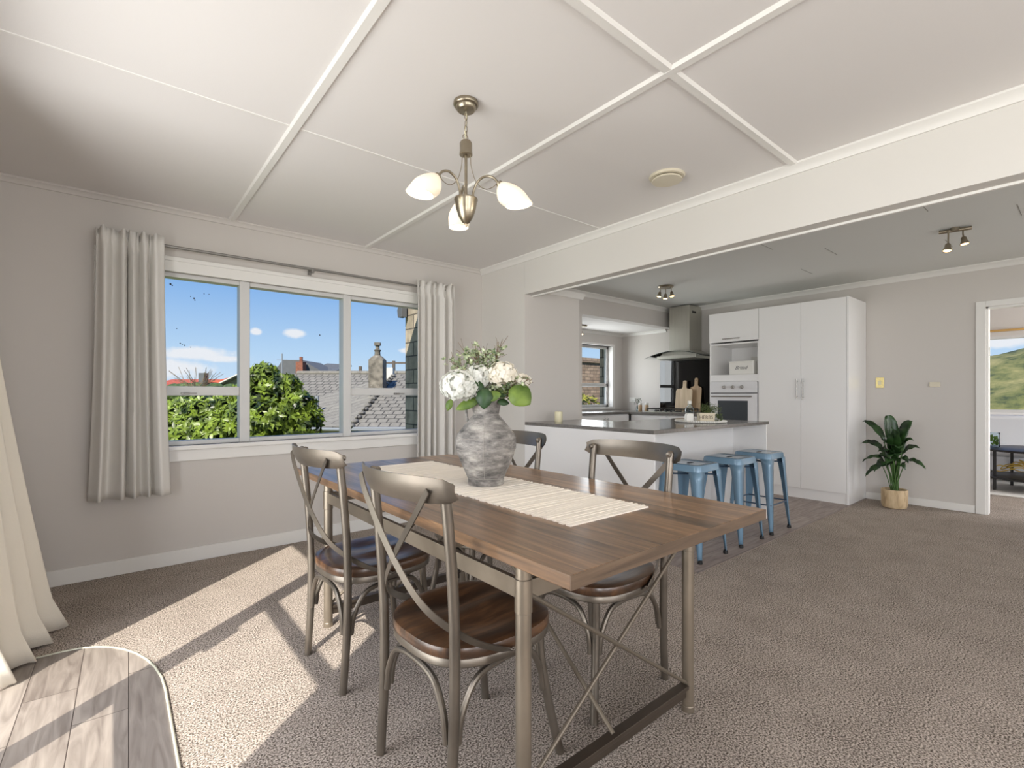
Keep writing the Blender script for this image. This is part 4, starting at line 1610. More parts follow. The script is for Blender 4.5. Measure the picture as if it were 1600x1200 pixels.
D = XB - KX - .003
car = MB()
for a in ((0.02, 3.156, .1, D, 3.174, 2.165), (.02, 2.562, .1, D, 2.58, 2.165), (.02, 2.58, 2.147, D, 3.156, 2.165), (D - .012, 2.58, .1, D, 3.156, 2.165), (.0, 2.58, 1.765, D, 3.156, 1.783), (.0, 2.58, 1.375, D, 3.156, 1.393), (.02, 2.58, .68, D, 3.156, .698)):
    car.box(a[0], a[1] - 2.868, a[2], a[3], a[4] - 2.868, a[5])
car.box(0, 3.156 - 2.868, .1, .02, 3.174 - 2.868, 2.165).box(0, 2.562 - 2.868, 1.30, .02, 2.58 - 2.868, 1.785)
car.build('body', 'vinylwhite', oc, bevel=.001)
cb(0, 2.58, 1.31, .018, 3.156, 1.375).build('fascia_panel', 'vinylwhite', oc, bevel=.001)
dd = cb(-.018, 2.564, 1.80, 0, 3.172, 2.163).build('lift_door', 'vinylwhite', oc, bevel=.0015)


def handle(parent, p0, p1, off, m='chrome', r=.005):
    """bar handle standing off a door face toward -x"""
    p0, p1, off = Vector(p0), Vector(p1), Vector(off)
    mb = MB().tube([tuple(p0 + off), tuple(p1 + off)], r, 10)
    for f in (.12, .88):
        a = p0.lerp(p1, f)
        mb.tube([tuple(a), tuple(a + off)], r * .8, 8)
    return mb.build('handle', m, parent)


handle(dd, (-.018, 2.77 - 2.868, 1.835), (-.018, 2.985 - 2.868, 1.835), (-.03, 0, 0))
cb(-.018, 2.564, .1, 0, 3.172, .675).build('drawer', 'vinylwhite', oc, bevel=.0015)
cb(.045, 2.56, .004, D, 3.174, .1).build('toe_kick', 'vinylwhite', oc)
out = cb(D - .022, 2.80, 1.57, D - .012, 2.90, 1.64)
out.build('power_socket', 'plastic', oc, bevel=.002)
# oven
ov = thing('wall_oven', 'white built-in oven with three knobs and a dark glass door', 'oven', (KX, 2.868, .70))
MB().box(-.002, -.286, 0, .45, .286, .60).build('body', 'ovenwhite', ov, bevel=.002)
MB().box(-.022, -.288, .472, -.002, .288, .608).build('control_panel', 'ovenwhite', ov, bevel=.003)
for y in (.105, -.005, -.115):
    kb = MB().lathe([(.021, 0), (.020, .012), (.017, .014), (.015, .030), (.0001, .031)], (-.022, y, .54), 20, axis=(-1, 0, 0)).box(-.056, y - .004, .526, -.040, y + .004, .554)
    kb.build('knob', 'chrome', ov, ang=40)
od = MB().box(-.024, -.288, .004, -.002, .288, .462).build('door', 'ovenwhite', ov, bevel=.003)
MB().box(-.0265, -.185, .06, -.0235, .185, .375).build('window', 'ovenglass', od)
handle(od, (-.024, .25, .425), (-.024, -.25, .425), (-.04, 0, 0), 'chrome', .008)
MB().box(-.01, -.288, .462, -.002, .288, .472).build('gap', 'black', ov)
# bread bin in the niche
bb = thing('bread_bin', 'white bread bin with grey script lettering inside the cabinet niche', 'bread bin', (KX + .16, 2.79, 1.393))
MB().box(-.13, -.15, 0, .09, .15, .155).build('bin', 'whitecer', bb, bevel=.012, seg=3)
MB().box(-.133, -.153, .150, .093, .153, .166).build('lid', 'whitecer', bb, bevel=.006, seg=3)
text('lettering', 'Bread', .065, 'ink2', bb, (-.1315, 0, .082), (radians(90), 0, radians(-90)), .35, .0006, .95)

pt = thing('pantry_cupboard', 'tall white double-door pantry cupboard beside the oven cabinet', 'cupboard', (KX, 2.11, 0))
MB().box(0, -.454 + .018, .1, D, .452, 2.165).build('body', 'vinylwhite', pt)
MB().box(-.018, -.454, .004, D, -.436, 2.167).build('side_panel', 'vinylwhite', pt, bevel=.001)
d1 = MB().box(-.018, -.001, .118, 0, .449, 2.163).build('door', 'vinylwhite', pt, bevel=.0015)
d2_ = MB().box(-.018, -.433, .118, 0, -.004, 2.163).build('door', 'vinylwhite', pt, bevel=.0015)
handle(d1, (-.018, .028, 1.10), (-.018, .028, 1.32), (-.03, 0, 0))
handle(d2_, (-.018, -.032, 1.09), (-.018, -.032, 1.32), (-.03, 0, 0))
MB().box(.0, -.436, .004, D, .452, .1).build('toe_kick', 'vinylwhite', pt)

# ------------------------------------------------------------------ cooking wall
sbk = MB().box(XB - .012, 3.478, .90, XB - .002, 4.268, 1.66).build('splashback', 'blackglass')
tag(sbk, 'glossy black glass splashback behind the gas hob', 'splashback')
wt = MB().prism([(5.84, 3.176), (XB - .002, 3.176), (XB - .002, 4.985), (3.70, 4.985), (3.70, 4.39), (5.84, 4.39)], .034, 'z', .866).build('kitchen_worktop', 'bench', bevel=.003)
tag(wt, 'dark grey L-shaped worktop along the hob wall and nook window', 'worktop')


def base_cab(label, x0, y0, x1, y1, front, n):
    cx, cy = (x0 + x1) / 2, (y0 + y1) / 2
    t = thing('base_cabinet', label, 'cabinet', (cx, cy, 0))
    MB().box(x0 - cx, y0 - cy, .1, x1 - cx, y1 - cy, .866).build('body', 'vinylwhite', t)
    for i in range(n):
        if front == 'x':
            w_ = (y1 - y0) / n
            a = y0 + w_ * i - cy
            d = MB().box(x0 - cx - .018, a + .002, .105, x0 - cx, a + w_ - .002, .855).build('door', 'vinylwhite', t, bevel=.0015)
            hy = a + (w_ - .03 if i % 2 == 0 else .03)
            handle(d, (x0 - cx - .018, hy, .66), (x0 - cx - .018, hy, .82), (-.028, 0, 0))
        else:
            w_ = (x1 - x0) / n
            a = x0 + w_ * i - cx
            d = MB().box(a + .002, y0 - cy - .018, .105, a + w_ - .002, y0 - cy, .855).build('door', 'vinylwhite', t, bevel=.0015)
            hx = a + (w_ - .03 if i % 2 == 0 else .03)
            handle(d, (hx, y0 - cy - .018, .66), (hx, y0 - cy - .018, .82), (0, -.028, 0))
    MB().box(x0 - cx + (.04 if front == 'x' else 0), y0 - cy + (.04 if front == 'y' else 0), .004, x1 - cx, y1 - cy, .1).build('toe_kick', 'vinylwhite', t)


base_cab('white base cabinet under the gas hob', 5.88, 3.18, XB - .004, 4.38, 'x', 2)
base_cab('white base cabinet under the nook window', 3.72, 4.43, 5.86, 4.98, 'y', 4)

# range hood
hdn = thing('range_hood', 'stainless steel range hood with a curved glass canopy', 'range hood', (XB, 3.75, 1.62))
MB().box(-.33, -.155, .14, -.003, .155, .765).build('chimney', 'steel', hdn, bevel=.002)
MB().box(-.26, -.157, .66, -.16, -.154, .69).build('vent_slot', 'black', hdn)
MB().box(-.42, -.30, .03, -.003, .30, .075).prism([(-.30, .075), (.30, .075), (.16, .15), (-.16, .15)], .35, 'x', -.36).build('hood_body', 'steel', hdn, bevel=.003)
gc = MB()
n = 18
for i in range(n + 1):
    s = -1 + 2 * i / n
    y = s * .45
    z = .125 - .085 * s * s
    for x in (-.50, -.005):
        gc.v += [(x, y, z), (x, y, z + .006)]
for i in range(n):
    a = i * 4
    gc.f += [(a, a + 2, a + 6, a + 4), (a + 1, a + 5, a + 7, a + 3), (a, a + 4, a + 5, a + 1), (a + 2, a + 3, a + 7, a + 6)]
gc.f += [(0, 1, 3, 2), (n * 4, n * 4 + 2, n * 4 + 3, n * 4 + 1)]
cg = gc.build('glass_canopy', 'hoodglass', hdn, ang=40)
MB().tube([(-.501, -.45 + .9 * i / 24, .128 - .085 * (-1 + 2 * i / 24) ** 2) for i in range(25)], .0035, 6).build('glass_edge', 'hoodedge', cg)

# gas hob
gh = thing('gas_hob', 'stainless gas hob with black cast iron trivets', 'hob', (6.14, 3.87, .90))
MB().box(-.25, -.29, 0, .25, .29, .008).build('base', 'steel', gh, bevel=.003)
for (bx, by) in ((-.13, -.17), (-.13, .17), (.11, -.17), (.11, .17)):
    MB().lathe([(.045, .008), (.045, .018), (.035, .02), (.033, .03), (.0001, .031)], (bx, by, 0), 20).build('burner', 'black', gh, ang=40)
for by in (-.15, .15):
    g = MB()
    for (a, b) in (((-.22, by - .12), (.21, by - .12)), ((-.22, by + .12), (.21, by + .12)), ((-.22, by - .12), (-.22, by + .12)), ((.21, by - .12), (.21, by + .12)), ((-.005, by - .12), (-.005, by + .12)), ((-.22, by), (.21, by))):
        g.tube([(a[0], a[1], .048), (b[0], b[1], .048)], .009, 6)
    for px in (-.22, -.005, .21):
        for py in (by - .12, by + .12):
            g.tube([(px, py, .008), (px, py, .05)], .006, 6)
    g.build('trivet', 'black', gh)
for k in range(4):
    MB().lathe([(.016, .008), (.015, .024), (.0001, .025)], (-.225, -.12 + k * .08, 0), 14).build('knob', 'black', gh)


# chopping boards leaning on the splashback
def chop(label, y, w_, h, hw, hh, m, xoff, lean):
    t = thing('chopping_board', label, 'chopping board', (XB - .014 - xoff, y, .908))
    poly = []
    r = .03
    hw2 = hw / 2
    poly = [(-w_ / 2, 0), (w_ / 2, 0), (w_ / 2, h - r), (w_ / 2 - r * .4, h - r * .35), (hw2 + .012, h), (hw2, h + .02), (hw2, h + hh - .012), (hw2 - .012, h + hh), (-hw2 + .012, h + hh), (-hw2, h + hh - .012), (-hw2, h + .02), (-hw2 - .012, h), (-w_ / 2 + r * .4, h - r * .35), (-w_ / 2, h - r)]
    b = MB().prism(poly, .016, 'x', -.016).build('board', m, t, bevel=.002)
    MB().lathe([(.007, 0), (.007, .0175)], (-.0168, 0, h + hh - .035), 12, axis=(1, 0, 0)).build('hole', 'black', t)
    t.rotation_euler = (0, lean, 0)
    return t


chop('broad pale wooden chopping board with a handle, in front by the hob', 3.815, .26, .33, .055, .115, 'board', .10, radians(7))
chop('narrow wooden chopping board with a handle, behind the broad one', 3.66, .17, .36, .05, .12, 'boarddk', .055, radians(6))


def jar(label, x, y):
    t = thing('spice_jar', label, 'jar', (x, y, .90), 0, 'jars beside the hob')
    MB().lathe([(.026, 0), (.029, .004), (.029, .085), (.024, .095)], (0, 0, 0), 24).build('jar', 'jar', t, ang=40)
    MB().lathe([(.027, .095), (.028, .098), (.028, .122), (.025, .125), (.0001, .125)], (0, 0, 0), 24).build('lid', 'whitecer', t, ang=40)


jar('white-lidded spice jar beside the hob, next to the dark sprig', 6.16, 4.43)
jar('white-lidded spice jar next to the black splashback', 6.20, 4.345)
bs = thing('sprig_vase', 'small clear vase of dark eucalyptus beside the spice jars', 'vase', (6.22, 4.52, .90))
MB().lathe([(.02, 0), (.026, .02), (.022, .06), (.012, .075), (.014, .085)], (0, 0, 0), 20, cap=False).build('glass', 'clear', bs, solid=.002)
lf = MB()
rr = random.Random(9)
for i in range(60):
    p = Vector((0, 0, .09)) + Vector((rr.uniform(-.04, .04), rr.uniform(-.05, .06), rr.uniform(0, .10)))
    lf.leaf(tuple(p), (rr.uniform(-1, 1), rr.uniform(-1, 1), rr.uniform(-.2, 1)), (0, 0, 1), .026, .02, .2, 3)
for i in range(6):
    lf.tube([(0, 0, .02), (rr.uniform(-.03, .03), rr.uniform(-.04, .05), .17)], .0012, 4)
lf.build('foliage', 'flleafd', bs, fix=False)
so = MB().box(XB - .012, 4.72, 1.03, XB - .001, 4.84, 1.10).build('power_socket', 'plastic', bevel=.003)
tag(so, 'white double power socket above the worktop near the nook corner', 'power socket')

# wall fittings by the lounge door
sw = thing('light_switch', 'polished brass light switch plate right of the pantry cupboard', 'light switch', (XB, 1.53, 1.277))
MB().box(-.006, -.037, -.057, -.001, .037, .057).build('plate', 'brass', sw, bevel=.003)
MB().box(-.012, -.014, -.022, -.006, .014, .022).build('rocker', 'cream', sw, bevel=.002)
so = MB().box(XB - .02, 1.03, 1.225, XB - .001, 1.115, 1.275).build('thermostat', 'cplastic', bevel=.004)
tag(so, 'small cream wall control between the brass switch and the lounge doorway', 'thermostat')

# ------------------------------------------------------------------ pot plant
pp = thing('potted_plant', 'dark green peace lily in a pale timber pot beside the pantry', 'pot plant', (6.13, 1.335, 0))
MB().lathe([(.085, 0), (.098, .008), (.108, .04), (.110, .185), (.106, .19), (.100, .188), (.100, .165), (.0001, .165)], (0, 0, 0), 44).build('pot', 'pot', pp, ang=40)
MB().lathe([(.0001, .170), (.100, .166), (.0001, .165)], (0, 0, 0), 24).build('soil', 'soil', pp)
# leaf tips, sideways (+ toward the doorway, along -y), height, and toward the room (-x)
LV = [(-.27, .86, .02, .055), (-.05, .93, .03, .075), (.02, .80, .16, .085), (.135, .88, -.02, .065), (-.27, .63, .06, .06), (.17, .70, .10, .05), (.20, .61, -.03, .05), (-.26, .44, .05, .04),
      (-.22, .30, .10, .04), (.26, .43, .08, .04), (.08, .62, .20, .07), (-.06, .66, .14, .075), (.0, .52, .22, .07), (-.10, .40, .18, .06), (.14, .48, .14, .05), (.04, .70, -.06, .08), (-.15, .50, -.02, .06), (-.14, .36, .12, .05), (.10, .40, .05, .05), (.03, .74, .10, .08), (-.05, .58, .16, .075), (.10, .66, .06, .07), (-.02, .46, .18, .07), (.07, .54, .17, .065), (-.12, .56, .08, .065)]
stm = MB()
for i, (s, z, f, wd) in enumerate(LV):
    end = Vector((-f, -s, z))
    base = Vector((rnd.uniform(-.03, .03), rnd.uniform(-.03, .03), .165))
    ln = max(.17, min(.30, (end - base).length * .5))
    flat = Vector((end.x, end.y, 0))
    # leaf part: from a knee point out to the tip
    knee = base.lerp(end, .48) + Vector((0, 0, .07 + .10 * min(1, flat.length / .25)))
    knee.x *= .7
    knee.y *= .7
    stm.tube(spline([tuple(base), tuple(base.lerp(knee, .5) + Vector((0, 0, .02))), tuple(knee)], 5), .0045, 6)
    lf = MB()
    path = bez(knee, knee + (knee - base).normalized() * .06 + Vector((0, 0, .02)), end + Vector((0, 0, .05)) - flat * .1, end, 10)
    n = len(path)
    fwd = (end - knee).normalized()
    side = fwd.cross(Vector((-.5, -.1, 1))).normalized()
    for j, p in enumerate(path):
        t = j / (n - 1)
        ww = wd * .80 * (sin(pi * (t ** .75) * .97 + .03) ** .85)
        if j == n - 1:
            ww = .001
        p = Vector(p)
        up = side.cross(fwd)
        wav = .006 * sin(j * 2.2 + i)
        lf.v += [tuple(p + side * ww + up * (ww * .35 + wav)), tuple(p), tuple(p - side * ww + up * (ww * .35 - wav))]
    for j in range(n - 1):
        a = j * 3
        lf.f += [(a, a + 1, a + 4, a + 3), (a + 1, a + 2, a + 5, a + 4)]
    lf.build('leaf', 'leafdk', pp, ang=70, solid=.0012, fix=False)
stm.build('stems', 'stem', pp)

# ------------------------------------------------------------------ lounge beyond the doorway
lw_ = MB()
lw_.box(XB + .1, 3.1, 0, 9.7, 3.2, CH).box(XB + .1, -2.7, 0, 9.7, -2.6, .85).box(XB + .1, -2.7, 2.15, 9.7, -2.6, CH).box(XB + .1, -2.7, .85, 6.9, -2.6, 2.15).box(9.1, -2.7, .85, 9.7, -2.6, 2.15)
struct('wall_lounge', lw_, 'wall')
LX = 9.5
lf_ = MB().box(LX, -2.6, 0, LX + .1, 3.1, .90).box(LX, -2.6, 1.96, LX + .1, 3.1, CH).box(LX, -2.6, .9, LX + .1, -1.4, 1.96).box(LX, 2.2, .9, LX + .1, 3.1, 1.96)
struct('wall_lounge_far', lf_, 'wall')
struct('ceiling_lounge', MB().box(XB + .1, -2.6, CH, 9.7, 3.2, CH + .1), 'ceil')
w3 = struct('window_3', MB(), 'alu')
MB().box(LX, -1.4, .90, LX + .06, 2.2, .94).box(LX, -1.4, 1.92, LX + .06, 2.2, 1.96).box(LX, 2.15, .9, LX + .06, 2.2, 1.96).box(LX, -1.4, .9, LX + .06, -1.35, 1.96).box(LX, .12, .9, LX + .06, .16, 1.96).build('window_frame', 'alu', w3)
MB().box(LX - .03, -1.45, .87, LX, 2.25, .90).build('window_sill', 'trim', w3)
MB().box(LX + .03, -1.35, .94, LX + .034, 2.15, 1.92).build('window_pane', 'glass', w3, smooth=False)
r_ = MB().tube([(LX - .07, -1.5, 2.03), (LX - .07, 2.35, 2.03)], .016, 12).build('lounge_curtain_rod', 'gold')
tag(r_, 'golden timber curtain rod above the lounge window', 'curtain rod')
rg = MB().box(7.78, -1.3, .0, 9.2, 2.0, .012).build('lounge_rug', 'rug', bevel=.004)
tag(rg, 'pale shaggy rug under the lounge coffee table', 'rug')
sf = thing('sofa', 'pale grey fabric sofa under the lounge window', 'sofa', (9.04, .4, .012))
MB().box(-.13, -1.1, .14, .42, 1.1, .34).build('base', 'sofa', sf, bevel=.03, seg=3)
MB().box(.18, -1.1, .30, .45, 1.1, .86).build('backrest', 'sofa', sf, bevel=.06, seg=4)
for a in (-1.06, .02):
    MB().box(-.15, a, .34, .24, a + 1.04, .47).build('seat_cushion', 'sofa', sf, bevel=.04, seg=4)
for x in (-.08, .36):
    for y in (-1.0, 1.0):
        MB().tube([(x, y, 0), (x, y, .15)], .018, 10).build('leg', 'tblack', sf)
ct = thing('coffee_table', 'round black two-tier coffee table in front of the lounge sofa', 'coffee table', (8.36, .48, .012))
for z, r in ((.49, .50), (.16, .44)):
    MB().lathe([(.0001, z - .018), (r - .004, z - .018), (r, z - .012), (r, z + .004), (r - .004, z + .006), (.0001, z + .006)], (0, 0, 0), 48).build('top' if z > .3 else 'shelf', 'tblack', ct, ang=40)
for a in (35, 125, 215, 305):
    x, y = .40 * cos(radians(a)), .40 * sin(radians(a))
    MB().box(x - .014, y - .014, 0, x + .014, y + .014, .49).build('leg', 'tblack', ct)
gv = thing('glass_vase', 'clear glass vase of greenery on the lounge coffee table', 'vase', (8.30, .83, .508))
MB().lathe([(.045, 0), (.05, .01), (.05, .16), (.052, .18)], (0, 0, 0), 24, cap=False).build('glass', 'clear', gv, solid=.003)
lf = MB()
for i in range(40):
    lf.leaf((rnd.uniform(-.03, .03), rnd.uniform(-.03, .03), rnd.uniform(.02, .12)), (rnd.uniform(-1, 1), rnd.uniform(-1, 1), 1.5), (1, 0, 0), .04, .02, .1, 3)
lf.build('foliage', 'flleaf', gv, fix=False)
yb = MB()
for i in range(5):
    c = (8.36 + .03 * i, .70 - .05 * i, .22 + .02 * i)
    yb.tube([(c[0] + .10 * cos(a) * (1 + .1 * i), c[1] + .13 * sin(a), c[2] + .03 + .03 * sin(a * 2 + i)) for a in [2 * pi * k / 24 for k in range(25)]], .006, 6, cap=False)
o = yb.build('cane_ring_ornament', 'yellow')
tag(o, 'yellow looped cane ornament on the lower shelf of the coffee table', 'ornament')

# ------------------------------------------------------------------ outside: ground, own house, neighbours
GZ = -2.4
gr = MB()
gr.box(-60, 5.4, GZ - .2, 60, 130, GZ).box(9.9, -60, GZ - .2, 60, 5.4, GZ).box(-60, -60, GZ - .2, -.62, 5.4, GZ)
struct('ground', gr, 'grass')
# terrace outside the glazed door
struct('terrace', MB().box(-6, -2, -.25, -.62, 3.6, -.06), mat('concrete_paving', (176, 170, 160), .9))
# own roof edge and brick nook walls seen through the dining window
struct('roof', MB().box(-1.2, 3.95, 2.5, 2.9, 4.52, 2.62).box(2.72, 4.1, 2.3, 7.0, 5.5, 2.4), 'roofdk')
struct('trim_30', MB().box(-1.2, 4.52, 2.47, 2.9, 4.6, 2.6), 'gutter')
struct('wall_brick_nook', MB().box(2.70, 4.10, GZ, 2.80, 5.28, 2.4).box(2.8, 5.12, GZ, NX0, 5.28, 2.3).box(NX1, 5.12, GZ, XB + .3, 5.28, 2.3).box(NX0, 5.12, GZ, NX1, 5.28, NW0 - .03).box(NX0, 5.12, NW1 + .03, NX1, 5.28, 2.3), 'brick')
struct('wall_brick_outer', MB().box(-.6, 4.11, GZ, WX0 - .08, 4.2, 2.5).box(WX1 + .08, 4.11, GZ, 2.70, 4.2, 2.5).box(WX0 - .08, 4.11, GZ, WX1 + .08, 4.2, WZ0 - .1).box(WX0 - .08, 4.11, WZ1 + .05, WX1 + .08, 4.2, 2.5), 'brick')
ev = thing('gutter_end', 'dark gutter end on the corner of the brick nook', 'gutter', (2.66, 5.22, 2.06))
MB().prism([(-.02, 0), (.08, 0), (.10, .09), (.06, .14), (-.02, .14)], .07, 'x', -.05).build('channel', 'roofdk', ev, bevel=.004)

# neighbours' frame: laid out square to one another, turned from our walls
YAW = radians(50.53)


def nb(l, d, z):
    v = Rv * l + Fv * d
    return (v.x, v.y, z)


def nthing(name, label, cat, l, d, z=GZ, group=None):
    return thing(name, label, cat, nb(l, d, z), YAW - pi / 2, group)


def plane(pts, th=.12):
    """roof plane with thickness (points in house axes: x across, y away)"""
    P = [Vector(p) for p in pts]
    n = (P[1] - P[0]).cross(P[2] - P[0]).normalized()
    if n.z < 0:
        n = -n
    mb = MB()
    k = len(P)
    vs = [tuple(p) for p in P] + [tuple(p - n * th) for p in P]
    fs = [tuple(range(k)), tuple(range(2 * k - 1, k - 1, -1))] + [(i, (i + 1) % k, k + (i + 1) % k, k + i) for i in range(k)]
    return mb.add(vs, fs)


def Zr(z):
    return z - GZ


# nearest neighbour with grey tiled roofs (origin at l=-3.64, d=11)
h1 = nthing('neighbour_house', 'low neighbouring house with grey tiled roofs and a tall stucco chimney', 'house', -3.64, 11)
plane([(0, 0, Zr(.42)), (1.8, 0, Zr(.42)), (1.8, 4.5, Zr(1.80)), (-.1, 4.5, Zr(1.80))]).build('roof', 'roof', h1, smooth=False)
plane([(0, 0, Zr(.42)), (-.1, 4.5, Zr(1.80)), (-3.2, 4.6, Zr(.90)), (-5.2, 3.0, Zr(.28))]).build('roof', 'roofl', h1, smooth=False)
plane([(-5.6, 3.6, Zr(.55)), (1.6, 3.6, Zr(.55)), (1.6, 7.4, Zr(1.96)), (-4.6, 7.4, Zr(1.96))]).build('roof', 'roof', h1, smooth=False)
plane([(-5.6, 3.6, Zr(.55)), (-4.6, 7.4, Zr(1.96)), (-5.6, 8, Zr(1.5)), (-7.4, 6.5, Zr(.5))]).build('roof', 'roofl', h1, smooth=False)
MB().box(.15, .35, 0, 1.7, 4.2, Zr(.40)).prism([(-.2, .6), (-4.8, 3.2), (-4.6, 7.0), (1.5, 7.2), (1.5, 4)], Zr(.30), 'z', 0).build('wall', 'beigeext', h1, smooth=False)
MB().box(.0, -.10, Zr(.34), 1.8, 0.0, Zr(.42)).build('gutter', 'gutter', h1, bevel=.01)
MB().tube([(-.05, -.05, Zr(.36)), (-5.2, 2.95, Zr(.24))], .04, 8).build('gutter', 'gutter', h1)
for x in (.5,):
    MB().box(x, .33, Zr(-.7), x + .55, .36, Zr(.1)).build('window', 'ovenglass', h1)
hp_ = MB()
for i in range(16):
    t0 = i / 16
    hp_.ball((-.1 * t0, 4.5 * t0, Zr(.42 + 1.38 * t0) + .02), .09, 8, 6, (.9, 2, .7))
hp_.build('ridge_cap', 'roof', h1)
MB().tube([(-5.0 + .5, 7.4, Zr(1.98)), (1.6, 7.4, Zr(1.98))], .08, 8).build('ridge_cap', 'roofl', h1)
# tall chimney standing on the roof
cb_ = MB()
w0 = .205
cb_.add([(x * w0, y * w0, 0) for x, y in ((-1, -1), (1, -1), (1, 1), (-1, 1))] + [(x * w0, y * w0, .98) for x, y in ((-1, -1), (1, -1), (1, 1), (-1, 1))] + [(x * .09, y * .09, 1.10) for x, y in ((-1, -1), (1, -1), (1, 1), (-1, 1))],
        [(0, 1, 5, 4), (1, 2, 6, 5), (2, 3, 7, 6), (3, 0, 4, 7), (4, 5, 9, 8), (5, 6, 10, 9), (6, 7, 11, 10), (7, 4, 8, 11), (8, 9, 10, 11), (3, 2, 1, 0)])
cbo = cb_.build('chimney', 'stucco', h1, bevel=.03)
cbo.location = (-.13, 2.6, Zr(1.15))
MB().lathe([(.085, 1.08), (.075, 1.20), (.085, 1.22), (.10, 1.25), (.055, 1.27), (.055, 1.36), (.095, 1.38), (.095, 1.46), (.0001, 1.47)], (0, 0, 0), 16).build('chimney_pot', 'stucco', cbo)
ow = MB().box(-.34, 4.2, Zr(1.35), -.1, 4.45, Zr(2.0)).build('chimney', 'whiteext', h1)
MB().tube([(-1.7, 2.3, Zr(.75)), (-1.7, 2.3, Zr(1.12))], .05, 8).build('vent_pipe', 'gutter', h1)

h2 = nthing('distant_house', 'distant house with a broad dark grey hipped roof and red brick chimney', 'house', -12.6, 30)
plane([(-1.2, 0, Zr(2.2)), (1.3, -1, Zr(2.3)), (1.35, 4, Zr(3.25)), (-.35, 4, Zr(3.35))]).build('roof', 'roofdk', h2, smooth=False)
MB().prism([(-2.4, Zr(2.1)), (-1.6, Zr(3.3)), (-.4, Zr(3.3)), (1.0, Zr(2.5)), (1.0, Zr(1.4)), (-2.4, Zr(1.4))], 3, 'y', 0).build('gable', 'roofdk', h2, smooth=False)
MB().box(-2.2, .2, 0, 3.6, 3, Zr(2.2)).build('wall', 'beigeext', h2)
MB().box(-.42, -.8, Zr(2.4), .0, -.3, Zr(3.15)).lathe([(.1, 0), (.1, .3)], (-.2, -.55, Zr(3.15)), 10).build('chimney', 'redbrick', h2)
h3 = nthing('distant_house', 'long tan tiled roof rising behind the nearest neighbour', 'house', -8.6, 24)
plane([(-2.0, 0, Zr(1.2)), (4.5, 0, Zr(1.2)), (4.5, 3, Zr(2.45)), (-.9, 3, Zr(2.5))]).build('roof', 'rooftan', h3, smooth=False)
MB().box(-1.6, .3, 0, 4.4, 3.2, Zr(1.2)).build('wall', 'beigeext', h3)
h4 = nthing('distant_house', 'cream gabled house with dark roof beyond the tree at the left pane', 'house', -19.3, 38)
MB().prism([(-3.4, Zr(2.0)), (-.5, Zr(3.4)), (2.6, Zr(2.0)), (2.6, 0), (-3.4, 0)], 5, 'y', 0).build('wall', 'beigeext', h4, smooth=False)
plane([(-3.9, -.4, Zr(1.85)), (-.5, -.4, Zr(3.5)), (-.5, 5.4, Zr(3.5)), (-3.9, 5.4, Zr(1.85))], .18).build('roof', 'roofdk', h4, smooth=False)
plane([(3.1, -.4, Zr(1.85)), (-.5, -.4, Zr(3.5)), (-.5, 5.4, Zr(3.5)), (3.1, 5.4, Zr(1.85))], .18).build('roof', 'roofdk', h4, smooth=False)
MB().tube([(-3.9, -.45, Zr(1.78)), (-.5, -.45, Zr(3.42)), (3.1, -.45, Zr(1.78))], .07, 6).build('fascia', 'whiteext', h4)
MB().box(-2.3, .8, Zr(2.3), -1.9, 1.2, Zr(3.15)).build('chimney', 'whiteext', h4)
MB().box(-2.35, .75, Zr(3.15), -1.85, 1.25, Zr(3.28)).build('chimney_pot', 'redbrick', h4)
MB().box(-2.2, -.05, Zr(1.3), -1.0, -.01, Zr(1.75)).build('window', 'whiteext', h4)
h5 = nthing('distant_house', 'far house with a long red roof at the left edge of the window', 'house', -31, 46)
plane([(-5, 0, Zr(1.7)), (6, 0, Zr(1.7)), (5, 4, Zr(2.75)), (-4, 4, Zr(2.75))]).build('roof', 'roofred', h5, smooth=False)
MB().box(-4.8, .4, 0, 5.8, 4, Zr(1.7)).build('wall', 'beigeext', h5)
h6 = nthing('distant_house', 'far house with an orange roof and a dark chimney', 'house', -25.6, 42)
plane([(-2.6, 0, Zr(1.8)), (2.2, 0, Zr(1.8)), (1.2, 3, Zr(2.85)), (-.2, 3, Zr(2.85))]).build('roof', 'rooforange', h6, smooth=False)
MB().box(-2.4, .3, 0, 2.0, 3, Zr(1.8)).build('wall', 'whiteext', h6)
MB().box(-1.55, 0, Zr(1.9), -1.0, .5, Zr(3.05)).build('chimney', 'roofdk', h6)


def leafball(mb, c, r, n, rr, ln, wd, hemi=-.4, sc=(1, 1, 1)):
    for i in range(n):
        th = math.acos(max(-1, min(1, rr.uniform(hemi, 1))))
        ph = rr.uniform(0, 2 * pi)
        nn = Vector((sin(th) * cos(ph), sin(th) * sin(ph), cos(th)))
        p = Vector(c) + Vector((nn.x * sc[0], nn.y * sc[1], nn.z * sc[2])) * r * rr.uniform(.8, 1.04)
        q = nn.orthogonal().normalized()
        w_ = nn.cross(q)
        a0 = rr.uniform(0, 6.3)
        for k in range(5):
            a = a0 + k * 2 * pi / 5
            d = (q * cos(a) + w_ * sin(a) + nn * rr.uniform(.3, .9)).normalized()
            s = rr.uniform(.75, 1.2)
            mb.leaf(tuple(p), tuple(d), tuple(nn), ln * s, wd * s, .3, 2, .12)


hg = nthing('hedge', 'clipped hedge line in front of the far red roofs', 'hedge', -19, 28)
mb = MB()
rr = random.Random(41)
for i in range(26):
    mb.ball((-6 + i * .42, rr.uniform(-.2, .2), Zr(1.05 + rr.uniform(0, .3))), .55, 8, 6)
mb.build('foliage', 'hedge', hg)
MB().box(-6, -.2, 0, 5, .2, Zr(1)).build('stem', 'bark', hg)

# leafy evergreen just outside the dining window
tr = nthing('garden_tree', 'bright green glossy-leaved tree close outside the dining window', 'tree', -3.0, 5.9)
mb = MB()
core = MB()
rr = random.Random(77)
